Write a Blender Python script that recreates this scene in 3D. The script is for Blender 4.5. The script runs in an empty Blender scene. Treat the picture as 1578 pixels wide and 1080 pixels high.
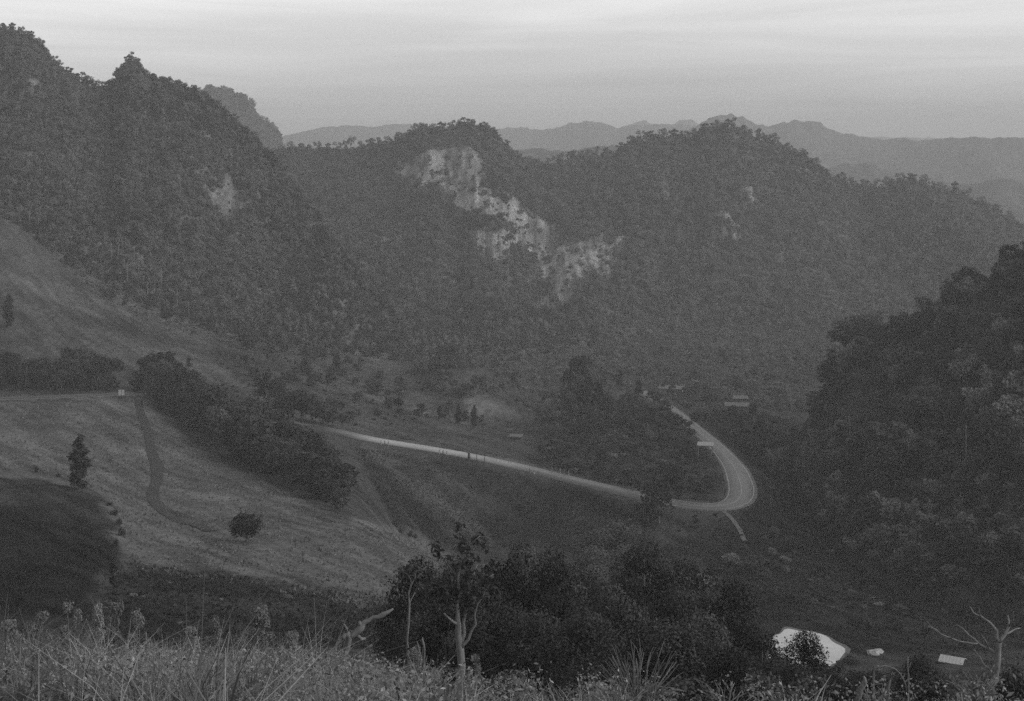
import bpy, math, random
import numpy as np
from mathutils import Vector

sc = bpy.context.scene
COL = sc.collection
R = math.radians
rng = np.random.default_rng(7)
random.seed(7)

# ------------------------------------------------------------------ camera
F, CX, HY = 1578 * 50.0 / 36.0, 789.0, 250.0        # focal length and horizon row in photo pixels
cam = bpy.data.cameras.new('camera')
cam.lens, cam.sensor_width = 50.0, 36.0
cam.shift_y = -290.0 / 1578.0
cam.clip_start, cam.clip_end = 0.5, 40000
camera = bpy.data.objects.new('camera', cam)
camera.location = (0, 0, 0)
camera.rotation_euler = (R(90), 0, 0)
COL.objects.link(camera)
sc.camera = camera

# ------------------------------------------------------------------ sky, sun, exposure
SUN_EL, SUN_AZ = 34.0, 105.0                          # azimuth clockwise from +Y (view direction)
w = bpy.data.worlds.new('World'); sc.world = w; w.use_nodes = True
nt = w.node_tree; nt.nodes.clear()
def wn(t, **k):
    n = nt.nodes.new(t)
    for a, b in k.items(): setattr(n, a, b)
    return n
sky = wn('ShaderNodeTexSky', sky_type='NISHITA', sun_disc=False)
sky.sun_elevation, sky.sun_rotation = R(SUN_EL), R(SUN_AZ)
sky.altitude, sky.air_density, sky.dust_density, sky.ozone_density = 900, 1.0, 3.0, 1.0
bw = wn('ShaderNodeRGBToBW')
tc = wn('ShaderNodeTexCoord'); mp = wn('ShaderNodeMapping')
mp.inputs['Scale'].default_value = (1.2, 1.2, 22.0)
cl = wn('ShaderNodeTexNoise'); cl.inputs['Scale'].default_value = 2.2; cl.inputs['Detail'].default_value = 5
cl.inputs['Roughness'].default_value = 0.55; cl.inputs['Distortion'].default_value = 0.6
mr = wn('ShaderNodeMapRange')
mr.inputs['From Min'].default_value, mr.inputs['From Max'].default_value = 0.3, 0.72
mr.inputs['To Min'].default_value, mr.inputs['To Max'].default_value = 0.86, 1.16
mu = wn('ShaderNodeMath', operation='MULTIPLY')
bg = wn('ShaderNodeBackground'); bg.inputs['Strength'].default_value = 0.15
wo = wn('ShaderNodeOutputWorld')
L = nt.links.new
L(sky.outputs[0], bw.inputs[0]); L(tc.outputs['Generated'], mp.inputs[0]); L(mp.outputs[0], cl.inputs['Vector'])
L(cl.outputs[0], mr.inputs[0]); L(bw.outputs[0], mu.inputs[0]); L(mr.outputs[0], mu.inputs[1])
sx = wn('ShaderNodeSeparateXYZ'); er = wn('ShaderNodeMapRange', interpolation_type='SMOOTHSTEP')      # thin bright cloud veil above the horizon murk
er.inputs['From Min'].default_value, er.inputs['From Max'].default_value = 0.0, 0.16
er.inputs['To Min'].default_value, er.inputs['To Max'].default_value = 0.8, 1.95
m2 = wn('ShaderNodeMath', operation='MULTIPLY')
L(tc.outputs['Generated'], sx.inputs[0]); L(sx.outputs['Z'], er.inputs[0]); L(mu.outputs[0], m2.inputs[0]); L(er.outputs[0], m2.inputs[1])
L(m2.outputs[0], bg.inputs['Color']); L(bg.outputs[0], wo.inputs['Surface'])

sl = bpy.data.lights.new('sun', 'SUN'); sl.energy = 0.6; sl.angle = R(35); sl.color = (1, 1, 1)
so = bpy.data.objects.new('sun', sl); COL.objects.link(so)
sd = Vector((math.sin(R(SUN_AZ)) * math.cos(R(SUN_EL)), math.cos(R(SUN_AZ)) * math.cos(R(SUN_EL)), math.sin(R(SUN_EL))))
so.rotation_euler = sd.to_track_quat('Z', 'Y').to_euler()
so.location = (0, -50, 80)

sc.view_settings.view_transform = 'Standard'; sc.view_settings.look = 'None'
sc.view_settings.exposure = 0.05; sc.view_settings.gamma = 1.0
sc.render.engine = 'CYCLES'
cy = sc.cycles
cy.max_bounces, cy.diffuse_bounces, cy.glossy_bounces, cy.volume_bounces = 6, 3, 2, 2
cy.transparent_max_bounces = 4
cy.use_denoising = False
cy.sample_clamp_indirect = 5
cy.caustics_reflective = cy.caustics_refractive = False

# ------------------------------------------------------------------ helpers
def P(px, py, d):
    return ((px - CX) / F * d, d, -(py - HY) / F * d)

def link(o, parent=None):
    COL.objects.link(o)
    if parent: o.parent = parent
    return o

def tag(o, label=None, cat=None, group=None, kind=None):
    if label: o['label'] = label
    if cat: o['category'] = cat
    if group: o['group'] = group
    if kind: o['kind'] = kind
    return o

def mesh_data(name, verts, faces, mats, smooth=False, attrs=None, fmat=None):
    me = bpy.data.meshes.new(name)
    verts = np.asarray(verts, dtype=np.float32).reshape(-1, 3)
    if isinstance(faces, np.ndarray):
        n, k = faces.shape
        me.vertices.add(len(verts)); me.vertices.foreach_set('co', verts.ravel())
        me.loops.add(n * k); me.loops.foreach_set('vertex_index', faces.astype(np.int32).ravel())
        me.polygons.add(n); me.polygons.foreach_set('loop_start', np.arange(0, n * k, k, dtype=np.int32))
        me.update(calc_edges=True)
    else:
        me.from_pydata(verts.tolist(), [], faces)
    for m in (mats if isinstance(mats, (list, tuple)) else [mats]): me.materials.append(m)
    if smooth and len(me.polygons):
        me.polygons.foreach_set('use_smooth', np.ones(len(me.polygons), dtype=bool))
    if fmat is not None: me.polygons.foreach_set('material_index', np.asarray(fmat, dtype=np.int32))
    for an, av in (attrs or {}).items():
        at = me.attributes.new(an, 'FLOAT', 'POINT'); at.data.foreach_set('value', np.asarray(av, dtype=np.float32).ravel())
    me.update()
    return me

def mesh_obj(name, verts, faces, mats, parent=None, **k):
    return link(bpy.data.objects.new(name, mesh_data(name, verts, faces, mats, **k)), parent)

def empty(name, loc=(0, 0, 0), rz=0, scale=(1, 1, 1)):
    o = bpy.data.objects.new(name, None); o.empty_display_size = 0.3
    o.location = loc; o.rotation_euler = (0, 0, rz); o.scale = scale
    return link(o)

def copy_tree(src, parent=None):
    c = src.copy(); COL.objects.link(c)
    if parent: c.parent = parent
    for ch in src.children: copy_tree(ch, c)
    return c

class MB:
    """collects tubes, boxes and leaves into one mesh"""
    def __init__(s): s.v = []; s.f = []; s.n = 0; s.fm = []
    def add(s, v, f, m=0):
        v = np.asarray(v, float).reshape(-1, 3)
        s.f += [tuple(int(i) + s.n for i in q) for q in f]; s.fm += [m] * len(f)
        s.v.append(v); s.n += len(v)
    def tube(s, pts, rad, sides=6, m=0, cap=True):
        pts = [Vector(p) for p in pts]; n = len(pts)
        rad = rad if hasattr(rad, '__len__') else [rad] * n
        vs, fs = [], []
        for i, p in enumerate(pts):
            t = (pts[min(i + 1, n - 1)] - pts[max(i - 1, 0)]).normalized()
            a = t.orthogonal().normalized() if i == 0 else (a - t * a.dot(t)).normalized()
            b = t.cross(a)
            for k in range(sides):
                q = 2 * math.pi * k / sides
                vs.append(p + (a * math.cos(q) + b * math.sin(q)) * rad[i])
        for i in range(n - 1):
            for k in range(sides):
                k2 = (k + 1) % sides
                fs.append((i * sides + k, i * sides + k2, (i + 1) * sides + k2, (i + 1) * sides + k))
        if cap:
            fs.append(tuple(range(sides - 1, -1, -1))); fs.append(tuple((n - 1) * sides + k for k in range(sides)))
        s.add([tuple(x) for x in vs], fs, m)
    def box(s, c, d, rz=0, m=0, rx=0):
        vs = []
        for sx in (-.5, .5):
            for sy in (-.5, .5):
                for sz in (-.5, .5):
                    x, y, z = sx * d[0], sy * d[1], sz * d[2]
                    y, z = y * math.cos(rx) - z * math.sin(rx), y * math.sin(rx) + z * math.cos(rx)
                    x, y = x * math.cos(rz) - y * math.sin(rz), x * math.sin(rz) + y * math.cos(rz)
                    vs.append((x + c[0], y + c[1], z + c[2]))
        s.add(vs, [(0, 1, 3, 2), (4, 6, 7, 5), (0, 4, 5, 1), (2, 3, 7, 6), (0, 2, 6, 4), (1, 5, 7, 3)], m)
    def build(s, name, mats, parent=None, smooth=False):
        return mesh_obj(name, np.vstack(s.v), s.f, mats, parent, smooth=smooth, fmat=s.fm)

# numpy value noise -------------------------------------------------
_perm = np.random.default_rng(3).random(65536).astype(np.float32)
def _h(i, j): return _perm[(i * 73856093 ^ j * 19349663) & 65535]
def vnoise(x, y):
    x = np.asarray(x, float); y = np.asarray(y, float)
    i = np.floor(x).astype(np.int64); j = np.floor(y).astype(np.int64)
    u = x - i; v = y - j; u = u * u * (3 - 2 * u); v = v * v * (3 - 2 * v)
    return ((_h(i, j) * (1 - u) + _h(i + 1, j) * u) * (1 - v) + (_h(i, j + 1) * (1 - u) + _h(i + 1, j + 1) * u) * v) * 2 - 1
def fbm(x, y, o=4, g=0.5):
    s = 0; a = 1.0; t = 0
    for k in range(o):
        s = s + a * vnoise(x * 2 ** k + 17.3 * k, y * 2 ** k + 9.1 * k); t += a; a *= g
    return s / t

def pchip(xk, yk, x):
    """monotone cubic, vectorised over x; yk may be (n,) """
    xk = np.asarray(xk, float); yk = np.asarray(yk, float)
    h = np.diff(xk); d = np.diff(yk) / h
    m = np.zeros(len(xk)); m[0], m[-1] = d[0], d[-1]
    for i in range(1, len(xk) - 1):
        if d[i - 1] * d[i] > 0:
            w1, w2 = 2 * h[i] + h[i - 1], h[i] + 2 * h[i - 1]
            m[i] = (w1 + w2) / (w1 / d[i - 1] + w2 / d[i])
    x = np.clip(x, xk[0], xk[-1])
    k = np.clip(np.searchsorted(xk, x) - 1, 0, len(xk) - 2)
    t = (x - xk[k]) / h[k]; t2 = t * t; t3 = t2 * t
    return (2 * t3 - 3 * t2 + 1) * yk[k] + (t3 - 2 * t2 + t) * h[k] * m[k] + (-2 * t3 + 3 * t2) * yk[k + 1] + (t3 - t2) * h[k] * m[k + 1]

def inpoly(x, y, poly):
    x = np.asarray(x); y = np.asarray(y); r = np.zeros(x.shape, bool)
    n = len(poly)
    for i in range(n):
        x1, y1 = poly[i]; x2, y2 = poly[(i + 1) % n]
        if y1 == y2: continue
        c = ((y1 > y) != (y2 > y)) & (x < (x2 - x1) * (y - y1) / (y2 - y1) + x1)
        r ^= c
    return r

# ------------------------------------------------------------------ materials (grey: the photograph is black and white)
def mat(name, base, rough=0.9, spec=0.2, var=0.25, scale=3.0, detail=4, coord='Object', stretch=(1, 1, 1), bump=0.0, bumpscale=None,
        attr=None, rand=0.0, trans=0.0, var2=0.0, scale2=0.5):
    m = bpy.data.materials.new(name); m.use_nodes = True
    t = m.node_tree; t.nodes.clear()
    N = lambda ty, **k: [setattr(n, a, b) or n for n in [t.nodes.new(ty)] for a, b in (k.items() or [('label', '')])][-1]
    out = N('ShaderNodeOutputMaterial'); b = N('ShaderNodeBsdfPrincipled')
    b.inputs['Roughness'].default_value = rough
    b.inputs['Specular IOR Level'].default_value = spec
    tc = N('ShaderNodeTexCoord'); mp = N('ShaderNodeMapping'); mp.inputs['Scale'].default_value = stretch
    t.links.new(tc.outputs[coord], mp.inputs[0])
    no = N('ShaderNodeTexNoise'); no.inputs['Scale'].default_value = scale; no.inputs['Detail'].default_value = detail
    no.inputs['Roughness'].default_value = 0.6
    t.links.new(mp.outputs[0], no.inputs['Vector'])
    def mr(src, lo, hi, a=0.25, c=0.75):
        q = N('ShaderNodeMapRange'); q.inputs[1].default_value, q.inputs[2].default_value = a, c
        q.inputs[3].default_value, q.inputs[4].default_value = lo, hi
        t.links.new(src, q.inputs[0]); return q.outputs[0]
    def mul(p, q):
        k = N('ShaderNodeMath', operation='MULTIPLY')
        for i, s in enumerate((p, q)):
            if isinstance(s, float): k.inputs[i].default_value = s
            else: t.links.new(s, k.inputs[i])
        return k.outputs[0]
    val = mr(no.outputs[0], 1 - var, 1 + var)
    if var2:
        n2 = N('ShaderNodeTexNoise'); n2.inputs['Scale'].default_value = scale2; n2.inputs['Detail'].default_value = 3
        t.links.new(tc.outputs[coord], n2.inputs['Vector'])
        val = mul(val, mr(n2.outputs[0], 1 - var2, 1 + var2))
    if rand:
        oi = N('ShaderNodeObjectInfo'); val = mul(val, mr(oi.outputs['Random'], 1 - rand, 1 + rand, 0, 1))
    if attr:
        a = N('ShaderNodeAttribute', attribute_name=attr); val = mul(val, a.outputs['Fac'])
    else:
        val = mul(val, float(base))
    t.links.new(val, b.inputs['Base Color'])
    if bump:
        bp = N('ShaderNodeBump'); bp.inputs['Strength'].default_value = bump; bp.inputs['Distance'].default_value = bumpscale or 0.2
        t.links.new(no.outputs[0], bp.inputs['Height']); t.links.new(bp.outputs[0], b.inputs['Normal'])
    if trans:
        tr = N('ShaderNodeBsdfTranslucent'); t.links.new(val, tr.inputs['Color'])
        mx = N('ShaderNodeMixShader'); mx.inputs[0].default_value = trans
        t.links.new(b.outputs[0], mx.inputs[1]); t.links.new(tr.outputs[0], mx.inputs[2]); t.links.new(mx.outputs[0], out.inputs[0])
    else:
        t.links.new(b.outputs[0], out.inputs[0])
    return m

M = dict(
    ground=mat('meadow_ground', 0.15, spec=0.0, attr='alb', var=0.34, scale=0.55, detail=9, stretch=(1, 1, 2), var2=0.22, scale2=0.045, bump=0.9, bumpscale=0.5),
    slope=mat('forest_floor_and_rock', 0.1, spec=0.02, attr='alb', var=0.65, scale=0.7, detail=8, var2=0.3, scale2=0.03, stretch=(1, 1, 0.22), bump=1.0, bumpscale=2.5),
    far=mat('distant_forest', 0.06, var=0.4, scale=0.02, detail=8, bump=1.0, bumpscale=30),
    plain=mat('plain_ground', 0.09, var=0.3, scale=0.01, detail=6),
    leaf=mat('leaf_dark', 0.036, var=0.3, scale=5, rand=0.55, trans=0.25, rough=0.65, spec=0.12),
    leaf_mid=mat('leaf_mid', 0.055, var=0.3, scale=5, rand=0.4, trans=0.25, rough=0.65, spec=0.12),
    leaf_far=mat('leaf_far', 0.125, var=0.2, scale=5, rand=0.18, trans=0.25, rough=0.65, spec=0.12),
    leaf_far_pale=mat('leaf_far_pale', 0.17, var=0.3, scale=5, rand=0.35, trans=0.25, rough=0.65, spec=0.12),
    bark_far=mat('bark_far', 0.15, var=0.35, scale=14),
    leaf_pale=mat('leaf_pale', 0.17, var=0.3, scale=5, rand=0.25, trans=0.3, rough=0.65, spec=0.12),
    leaf_deep=mat('leaf_deep', 0.048, var=0.3, scale=5, rand=0.75, trans=0.2, rough=0.6, spec=0.12),
    leaf_straw=mat('leaf_straw', 0.2, var=0.3, scale=5, rand=0.3, trans=0.35, rough=0.7),
    bark=mat('bark', 0.11, var=0.4, scale=9, stretch=(1, 1, 0.3), rand=0.2),
    bark_pale=mat('bark_pale', 0.15, var=0.35, scale=14, stretch=(1, 1, 0.4), bump=0.6, bumpscale=0.01),
    dry=mat('dry_stem', 0.13, var=0.35, scale=8, bump=0.4, bumpscale=0.01),
    grass=mat('dry_grass', 0.2, attr='alb', var=0.25, scale=6, trans=0.3, rough=0.7),
    tuft=mat('meadow_tuft', 0.15, spec=0.02, attr='alb', var=0.2, scale=1, trans=0.25, rough=0.8),
    road=mat('road_surface', 0.2, attr='alb', var=0.14, scale=0.8, detail=8, rough=0.5, spec=0.5, var2=0.12, scale2=0.12),
    line=mat('road_paint', 0.28, var=0.25, scale=1.2, rough=0.6),
    gravel=mat('gravel_shoulder', 0.1, var=0.35, scale=1.6, detail=7, bump=0.7, bumpscale=0.08),
    dirt=mat('dirt_track', 0.03, var=0.3, scale=0.9, detail=7, bump=0.8, bumpscale=0.15),
    white=mat('white_paint', 0.33, var=0.12, scale=4),
    black=mat('black_paint', 0.05, var=0.3, scale=6),
    concrete=mat('concrete', 0.2, var=0.25, scale=2.5, bump=0.3, bumpscale=0.03),
    roof=mat('metal_roof', 0.11, var=0.2, scale=1.2, rough=0.5, spec=0.4),
    wood=mat('weathered_wood', 0.12, var=0.35, scale=4, stretch=(1, 1, 0.3)),
    water=mat('pale_pond_water', 0.38, var=0.16, scale=0.35, rough=0.1, spec=0.5, bump=0.15, bumpscale=0.05),  # pale base colour whitens the whole pond
    stone=mat('pale_stone', 0.27, var=0.3, scale=3, bump=0.6, bumpscale=0.05),
)

# ------------------------------------------------------------------ valley terrain: height table (photo row by column and distance)
DK = [2, 6, 12, 18, 24, 34, 50, 70, 90, 120, 150, 180, 210, 250, 290, 310, 330, 350, 370, 390, 410, 430, 470, 540, 640, 740, 860, 1050]
TB = {
 -300: [2300,1346,1095,1050,1035,1045,1035,1000,965,900,830,770,725,685,655,645,632,622,612,600,585,555,480,385,285,240,220,210],
 0:    [2300,1346,1095,1052,1037,1055,1062,1055,1035,990,942,888,825,755,702,680,658,638,620,611,590,550,486,400,300,262,242,230],
 120:  [2300,1346,1095,1054,1037,1055,1064,1058,1038,992,944,890,832,766,716,694,668,644,622,609,592,560,514,455,385,330,290,260],
 250:  [2300,1346,1095,1055,1037,1055,1068,1062,1045,1002,950,900,850,793,742,716,692,668,645,624,612,590,555,508,458,400,350,300],
 380:  [2300,1346,1095,1055,1038,1058,1070,1065,1048,1008,958,905,855,800,752,730,708,688,668,652,640,616,580,541,510,476,440,380],
 530: [2300,1346,1095,1062,1052,1062,1072,1068,1052,1018,970,920,870,806,768,745,722,700,680,668,658,643,615,577,547,530,512,480],
 650: [2300,1346,1095,1080,1074,1082,1082,1078,1060,1030,985,938,895,852,868,848,778,718,692,684,674,662,638,602,560,541,522,500],
 800: [2300,1346,1106,1096,1096,1104,1104,1100,1078,1055,1030,998,965,930,898,872,800,728,712,702,691,680,662,630,588,553,520,490],
 950: [2300,1346,1105,1096,1098,1104,1104,1102,1090,1068,1045,1018,988,950,900,850,785,756,738,718,701,690,668,634,588,545,506,480],
 1110: [2300,1346,1105,1104,1110,1116,1116,1104,1094,1078,1055,1030,1005,958,888,830,784,763,735,713,696,682,655,618,578,535,496,470],
 1240: [2300,1346,1105,1106,1112,1118,1118,1104,1098,1082,1060,1034,998,935,876,846,818,794,770,748,728,712,682,640,586,536,496,470],
 1400: [2300,1346,1106,1108,1114,1120,1120,1104,1098,1084,1064,1040,1008,950,898,868,842,816,790,765,742,722,690,645,588,538,498,470],
 1600: [2300,1346,1106,1108,1114,1120,1120,1104,1098,1084,1064,1040,1010,960,906,876,850,822,796,770,746,726,692,646,590,540,500,470],
 1900: [2300,1346,1106,1108,1114,1120,1120,1104,1098,1084,1064,1040,1010,960,906,876,850,822,796,770,746,726,692,646,590,540,500,470],
}
_lk = np.log(DK); _LG = np.linspace(_lk[0], _lk[-1], 900)
_cols = sorted(TB); _XG = np.arange(-300, 1901, 5.0)
_tmp = np.array([pchip(_lk, TB[c], _LG) for c in _cols])
_TAB = np.array([pchip(_cols, _tmp[:, k], _XG) for k in range(len(_LG))])        # [L, X]
def table_y(px, d):
    a = np.clip((np.log(d) - _LG[0]) / (_LG[1] - _LG[0]), 0, len(_LG) - 1.001)
    b = np.clip((px - _XG[0]) / 5.0, 0, len(_XG) - 1.001)
    i = a.astype(int); j = b.astype(int); u = a - i; v = b - j
    return (_TAB[i, j] * (1 - v) + _TAB[i, j + 1] * v) * (1 - u) + (_TAB[i + 1, j] * (1 - v) + _TAB[i + 1, j + 1] * v) * u

BUMPS = []     # X, Y, rx, ry, height
def bump(px, d, wpx, ry, h): BUMPS.append(((px - CX) / F * d, d, wpx / F * d, ry, h))
bump(770, 500, 62, 24, 8.5)     # pale rounded knoll
bump(728, 590, 66, 36, 19)      # dark rounded hill behind it
bump(900, 455, 95, 36, 6)       # wooded hill inside the road loop
bump(985, 415, 80, 26, 4)
bump(460, 545, 60, 14, 3)
bump(1130, 300, 60, 10, -1.5)

# road centre line (photo column, row, distance)
ROAD = [(-260, 620, 372), (-120, 616, 380), (0, 613, 388), (110, 609, 391), (190, 606, 394), (260, 609, 402), (330, 618, 408), (390, 634, 404), (450, 652, 394),
        (510, 663, 384), (575, 677, 374), (640, 687.5, 367.5), (700, 697.5, 361.5), (760, 709.5, 356), (820, 723, 351), (880, 738, 346.5), (940, 752, 342), (1000, 766, 336.5),
        (1050, 776.5, 332), (1090, 781, 329.5), (1120, 779.5, 330.5), (1138, 770.5, 336), (1143, 754, 346), (1138, 735, 359), (1128, 715, 376), (1112, 696, 394), (1094, 679, 413), (1074, 663, 434),
        (1052, 645, 462), (1030, 628, 490), (1008, 614, 515), (985, 602, 538)]
def smooth_path(pts, n, it=3):
    p = np.array(pts, float)
    s = np.r_[0, np.cumsum(np.linalg.norm(np.diff(p[:, :2], axis=0), axis=1))]
    q = np.linspace(0, s[-1], n)
    r = np.stack([pchip(s, p[:, k], q) for k in range(p.shape[1])], 1)
    for _ in range(it): r[1:-1] = 0.25 * r[:-2] + 0.5 * r[1:-1] + 0.25 * r[2:]
    return r
road_c = smooth_path([P(*p) for p in ROAD], 420, 14)

def path_dist(x, y, path):
    """distance to a polyline and its z there"""
    bd = np.full(x.shape, 1e9); bz = np.zeros(x.shape)
    for i in range(0, len(path) - 1):
        ax, ay, az = path[i]; bx, by, bz_ = path[i + 1]
        vx, vy = bx - ax, by - ay
        t = np.clip(((x - ax) * vx + (y - ay) * vy) / (vx * vx + vy * vy + 1e-9), 0, 1)
        dd = np.hypot(x - ax - t * vx, y - ay - t * vy)
        m = dd < bd
        bd = np.where(m, dd, bd); bz = np.where(m, az + t * (bz_ - az), bz)
    return bd, bz
_road_coarse = road_c[::3]
POND = ((1236 - CX) / F * 205, 205.0)
def ground_z(x, y, fine=True):
    x = np.asarray(x, float); y = np.asarray(y, float); sh = x.shape; x = x.ravel(); y = y.ravel()
    d = np.maximum(y, 2.0); px = CX + F * x / d
    z = -(table_y(px, d) - HY) / F * d
    for (bx, by, rx, ry, h) in BUMPS:
        z = z + h * np.exp(-((x - bx) / rx) ** 2 * 1.3 - ((y - by) / ry) ** 2 * 1.3)
    amp = np.clip((d - 25) / 150, 0, 1)
    z = z + amp * (1.5 * fbm(x / 42, y / 42, 3) + 0.35 * fbm(x / 9, y / 9, 3)) + 0.1 * fbm(x / 3.1, y / 3.1, 2)
    gul = np.abs(vnoise(x / 11 + y / 60, y / 90 + 3.3))
    z = z + amp * 0.5 * (gul - 0.4)
    m = (y > 290) & (y < 580)
    if m.any():
        dd, rz = path_dist(x[m], y[m], _road_coarse)
        k = np.clip((dd - 4.6) / 9.0, 0, 1); k = k * k * (3 - 2 * k)
        z[m] = (rz - 0.25) * (1 - k) + z[m] * k
    pd = np.hypot((x - POND[0]) / 1.0, (y - POND[1]) / 1.35)
    k = np.clip((pd - 10) / 9, 0, 1)
    z = (-70.4) * (1 - k) + z * k
    return z.reshape(sh)

def gpt(px, d, dz=0.0):
    x = (px - CX) / F * d
    return (x, d, float(ground_z(np.array([x]), np.array([d]))[0]) + dz)
_DS = np.exp(np.linspace(math.log(30), math.log(1000), 1500))
def hit(px, py, dmin=60.0, dz=0.0):
    """first ground point seen along a photo pixel's line of sight, beyond dmin"""
    d = _DS[_DS > dmin]; x = (px - CX) / F * d
    yy = HY - ground_z(x, d) / d * F
    k = np.nonzero(yy <= py)[0]
    q = d[k[0]] if len(k) else d[-1]
    return gpt(px, q, dz)

# ------------------------------------------------------------------ build terrain mesh
dl = [2.0]
while dl[-1] < 1000:
    d = dl[-1]; s = 0.030 if d < 10 else 0.016 if d < 60 else 0.010 if d < 200 else 0.0055 if d < 440 else 0.009
    dl.append(d * (1 + s))
dl = np.array(dl)
pxs = np.r_[np.arange(-700, -40, 14.0), np.arange(-40, 1620, 4.0), np.arange(1620, 2300, 14.0)]
DD, PX = np.meshgrid(dl, pxs, indexing='ij')
XX = (PX - CX) / F * DD
ZZ = ground_z(XX, DD)
PY = HY - ZZ / DD * F
# what grows where (ground cover reflectance)
alb = np.full(XX.shape, 0.046)
wob = 14 * fbm(XX / 9, DD / 9, 3)
def region(poly, v, d0=0, d1=2000, w=1.0):
    m = inpoly(PX + wob * w, PY + wob * 0.6 * w, poly) & (DD > d0) & (DD < d1)
    alb[m] = v
region([(-400, 300), (60, 300), (200, 430), (420, 520), (600, 555), (720, 650), (830, 720), (575, 676), (200, 612), (-400, 612)], 0.056, 300)
region([(-400, 625), (220, 615), (300, 690), (530, 800), (640, 830), (700, 860), (620, 925), (560, 940), (400, 905), (200, 880), (-400, 800)], 0.088, 140, 420)
region([(-400, 540), (20, 545), (130, 570), (190, 605), (-400, 610)], 0.03, 380)
region([(-400, 725), (60, 735), (120, 752), (160, 772), (182, 835), (160, 905), (150, 975), (-400, 975)], 0.034, 70, 300, 2.2)
region([(-400, 790), (60, 785), (150, 800), (172, 840), (150, 905), (120, 950), (-400, 960)], 0.017, 70, 300, 2.0)
region([(185, 865), (330, 878), (470, 905), (560, 938), (620, 925), (620, 1000), (150, 1000)], 0.028, 70, 260, 2.5)
region([(545, 690), (700, 705), (990, 770), (1000, 850), (880, 850), (700, 850), (600, 800)], 0.034, 255)
region([(840, 600), (1050, 600), (1090, 690), (1130, 770), (960, 760), (820, 720)], 0.03, 350, 520, 1.5)
region([(640, 540), (800, 540), (800, 610), (690, 625), (640, 600)], 0.03, 480, 800)
region([(1020, 640), (1200, 640), (1300, 700), (1400, 800), (1578, 880), (1700, 1000), (1300, 1010), (1100, 940), (1000, 850), (1160, 780)], 0.022, 150, 600)
region([(1030, 880), (1075, 876), (1106, 888), (1090, 908), (1060, 904)], 0.17, 150, 400, 0.3)
region([(868, 852), (885, 850), (905, 905), (890, 905)], 0.11, 150, 400, 0.3)
region([(712, 610), (770, 600), (830, 612), (860, 640), (720, 640)], 0.14, 440, 560, 0.5)
region([(-400, 900), (1100, 960), (2000, 1040), (2000, 3000), (-400, 3000)], 0.16, 0, 34)
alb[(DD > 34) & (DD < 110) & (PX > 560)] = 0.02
dd_, _ = path_dist(XX[(DD > 290) & (DD < 580)], DD[(DD > 290) & (DD < 580)], _road_coarse)
_t = alb[(DD > 290) & (DD < 580)]; _t[dd_ < 3.9] = 0.06; alb[(DD > 290) & (DD < 580)] = _t
region([(690, 560), (730, 530), (1000, 470), (1600, 470), (1600, 640), (1200, 640), (1060, 640), (960, 600), (870, 640), (840, 660), (760, 620), (690, 600)], 0.04, 480, 2000, 2.0)
for pts_, hw, v_ in [([(-60, 400), (10, 424), (60, 446), (120, 476), (170, 496)], 7, 0.085), ([(22, 475), (60, 484), (100, 498)], 3, 0.10), ([(140, 508), (180, 522), (215, 535), (262, 552), (300, 566)], 6, 0.085), ([(190, 460), (240, 478), (300, 500), (380, 520)], 5, 0.085), ([(25, 500), (50, 515), (80, 540)], 4, 0.095), ([(52, 517), (66, 532), (78, 545)], 3.5, 0.03), ([(430, 588), (480, 600), (540, 612), (600, 628), (640, 640)], 3, 0.03), ([(450, 580), (520, 596), (570, 606), (620, 622)], 3, 0.08), ([(470, 520), (530, 532), (580, 552), (620, 570)], 4, 0.085),
                     ([(545, 775), (575, 795), (600, 806), (640, 822)], 2.5, 0.04), ([(540, 800), (600, 815), (660, 836)], 3, 0.10), ([(560, 690), (620, 730), (700, 790), (760, 840)], 10, 0.06), ([(640, 700), (700, 740), (760, 790)], 8, 0.056)]:
    pa = [(a, b - hw) for a, b in pts_] + [(a, b + hw) for a, b in pts_[::-1]]
    region(pa, v_, 230, 900, 0.25)
region([(130, 488), (180, 490), (240, 505), (300, 530), (240, 540), (180, 518)], 0.036, 380, 900)
region([(330, 525), (420, 525), (440, 570), (380, 590), (330, 560)], 0.036, 380, 900)
# soften borders between covers a little
for _ in range(4):
    alb[1:-1, 1:-1] = (alb[1:-1, 1:-1] * 2 + alb[:-2, 1:-1] + alb[2:, 1:-1] + alb[1:-1, :-2] + alb[1:-1, 2:]) / 6
# wavy dry-grass streaks running down the slopes
st = fbm((XX * 0.8 + DD * 0.6) / 1.7, (XX * -0.6 + DD * 0.8) / 14, 3)
alb *= np.clip(1 + 0.75 * st + 0.3 * fbm(XX / 16, DD / 16, 3), 0.3, 2)
nr, ncl = XX.shape
idx = np.arange(nr * ncl).reshape(nr, ncl)
quads = np.stack([idx[:-1, :-1], idx[:-1, 1:], idx[1:, 1:], idx[1:, :-1]], -1).reshape(-1, 4)
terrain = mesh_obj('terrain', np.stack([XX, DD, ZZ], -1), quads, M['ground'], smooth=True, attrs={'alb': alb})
tag(terrain, kind='structure')

g = 12000.0
pl = mesh_obj('ground', [(-g, -300, -130), (g, -300, -130), (g, 13000, -130), (-g, 13000, -130)], [(0, 1, 2, 3)], M['plain'])
tag(pl, kind='structure')

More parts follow.
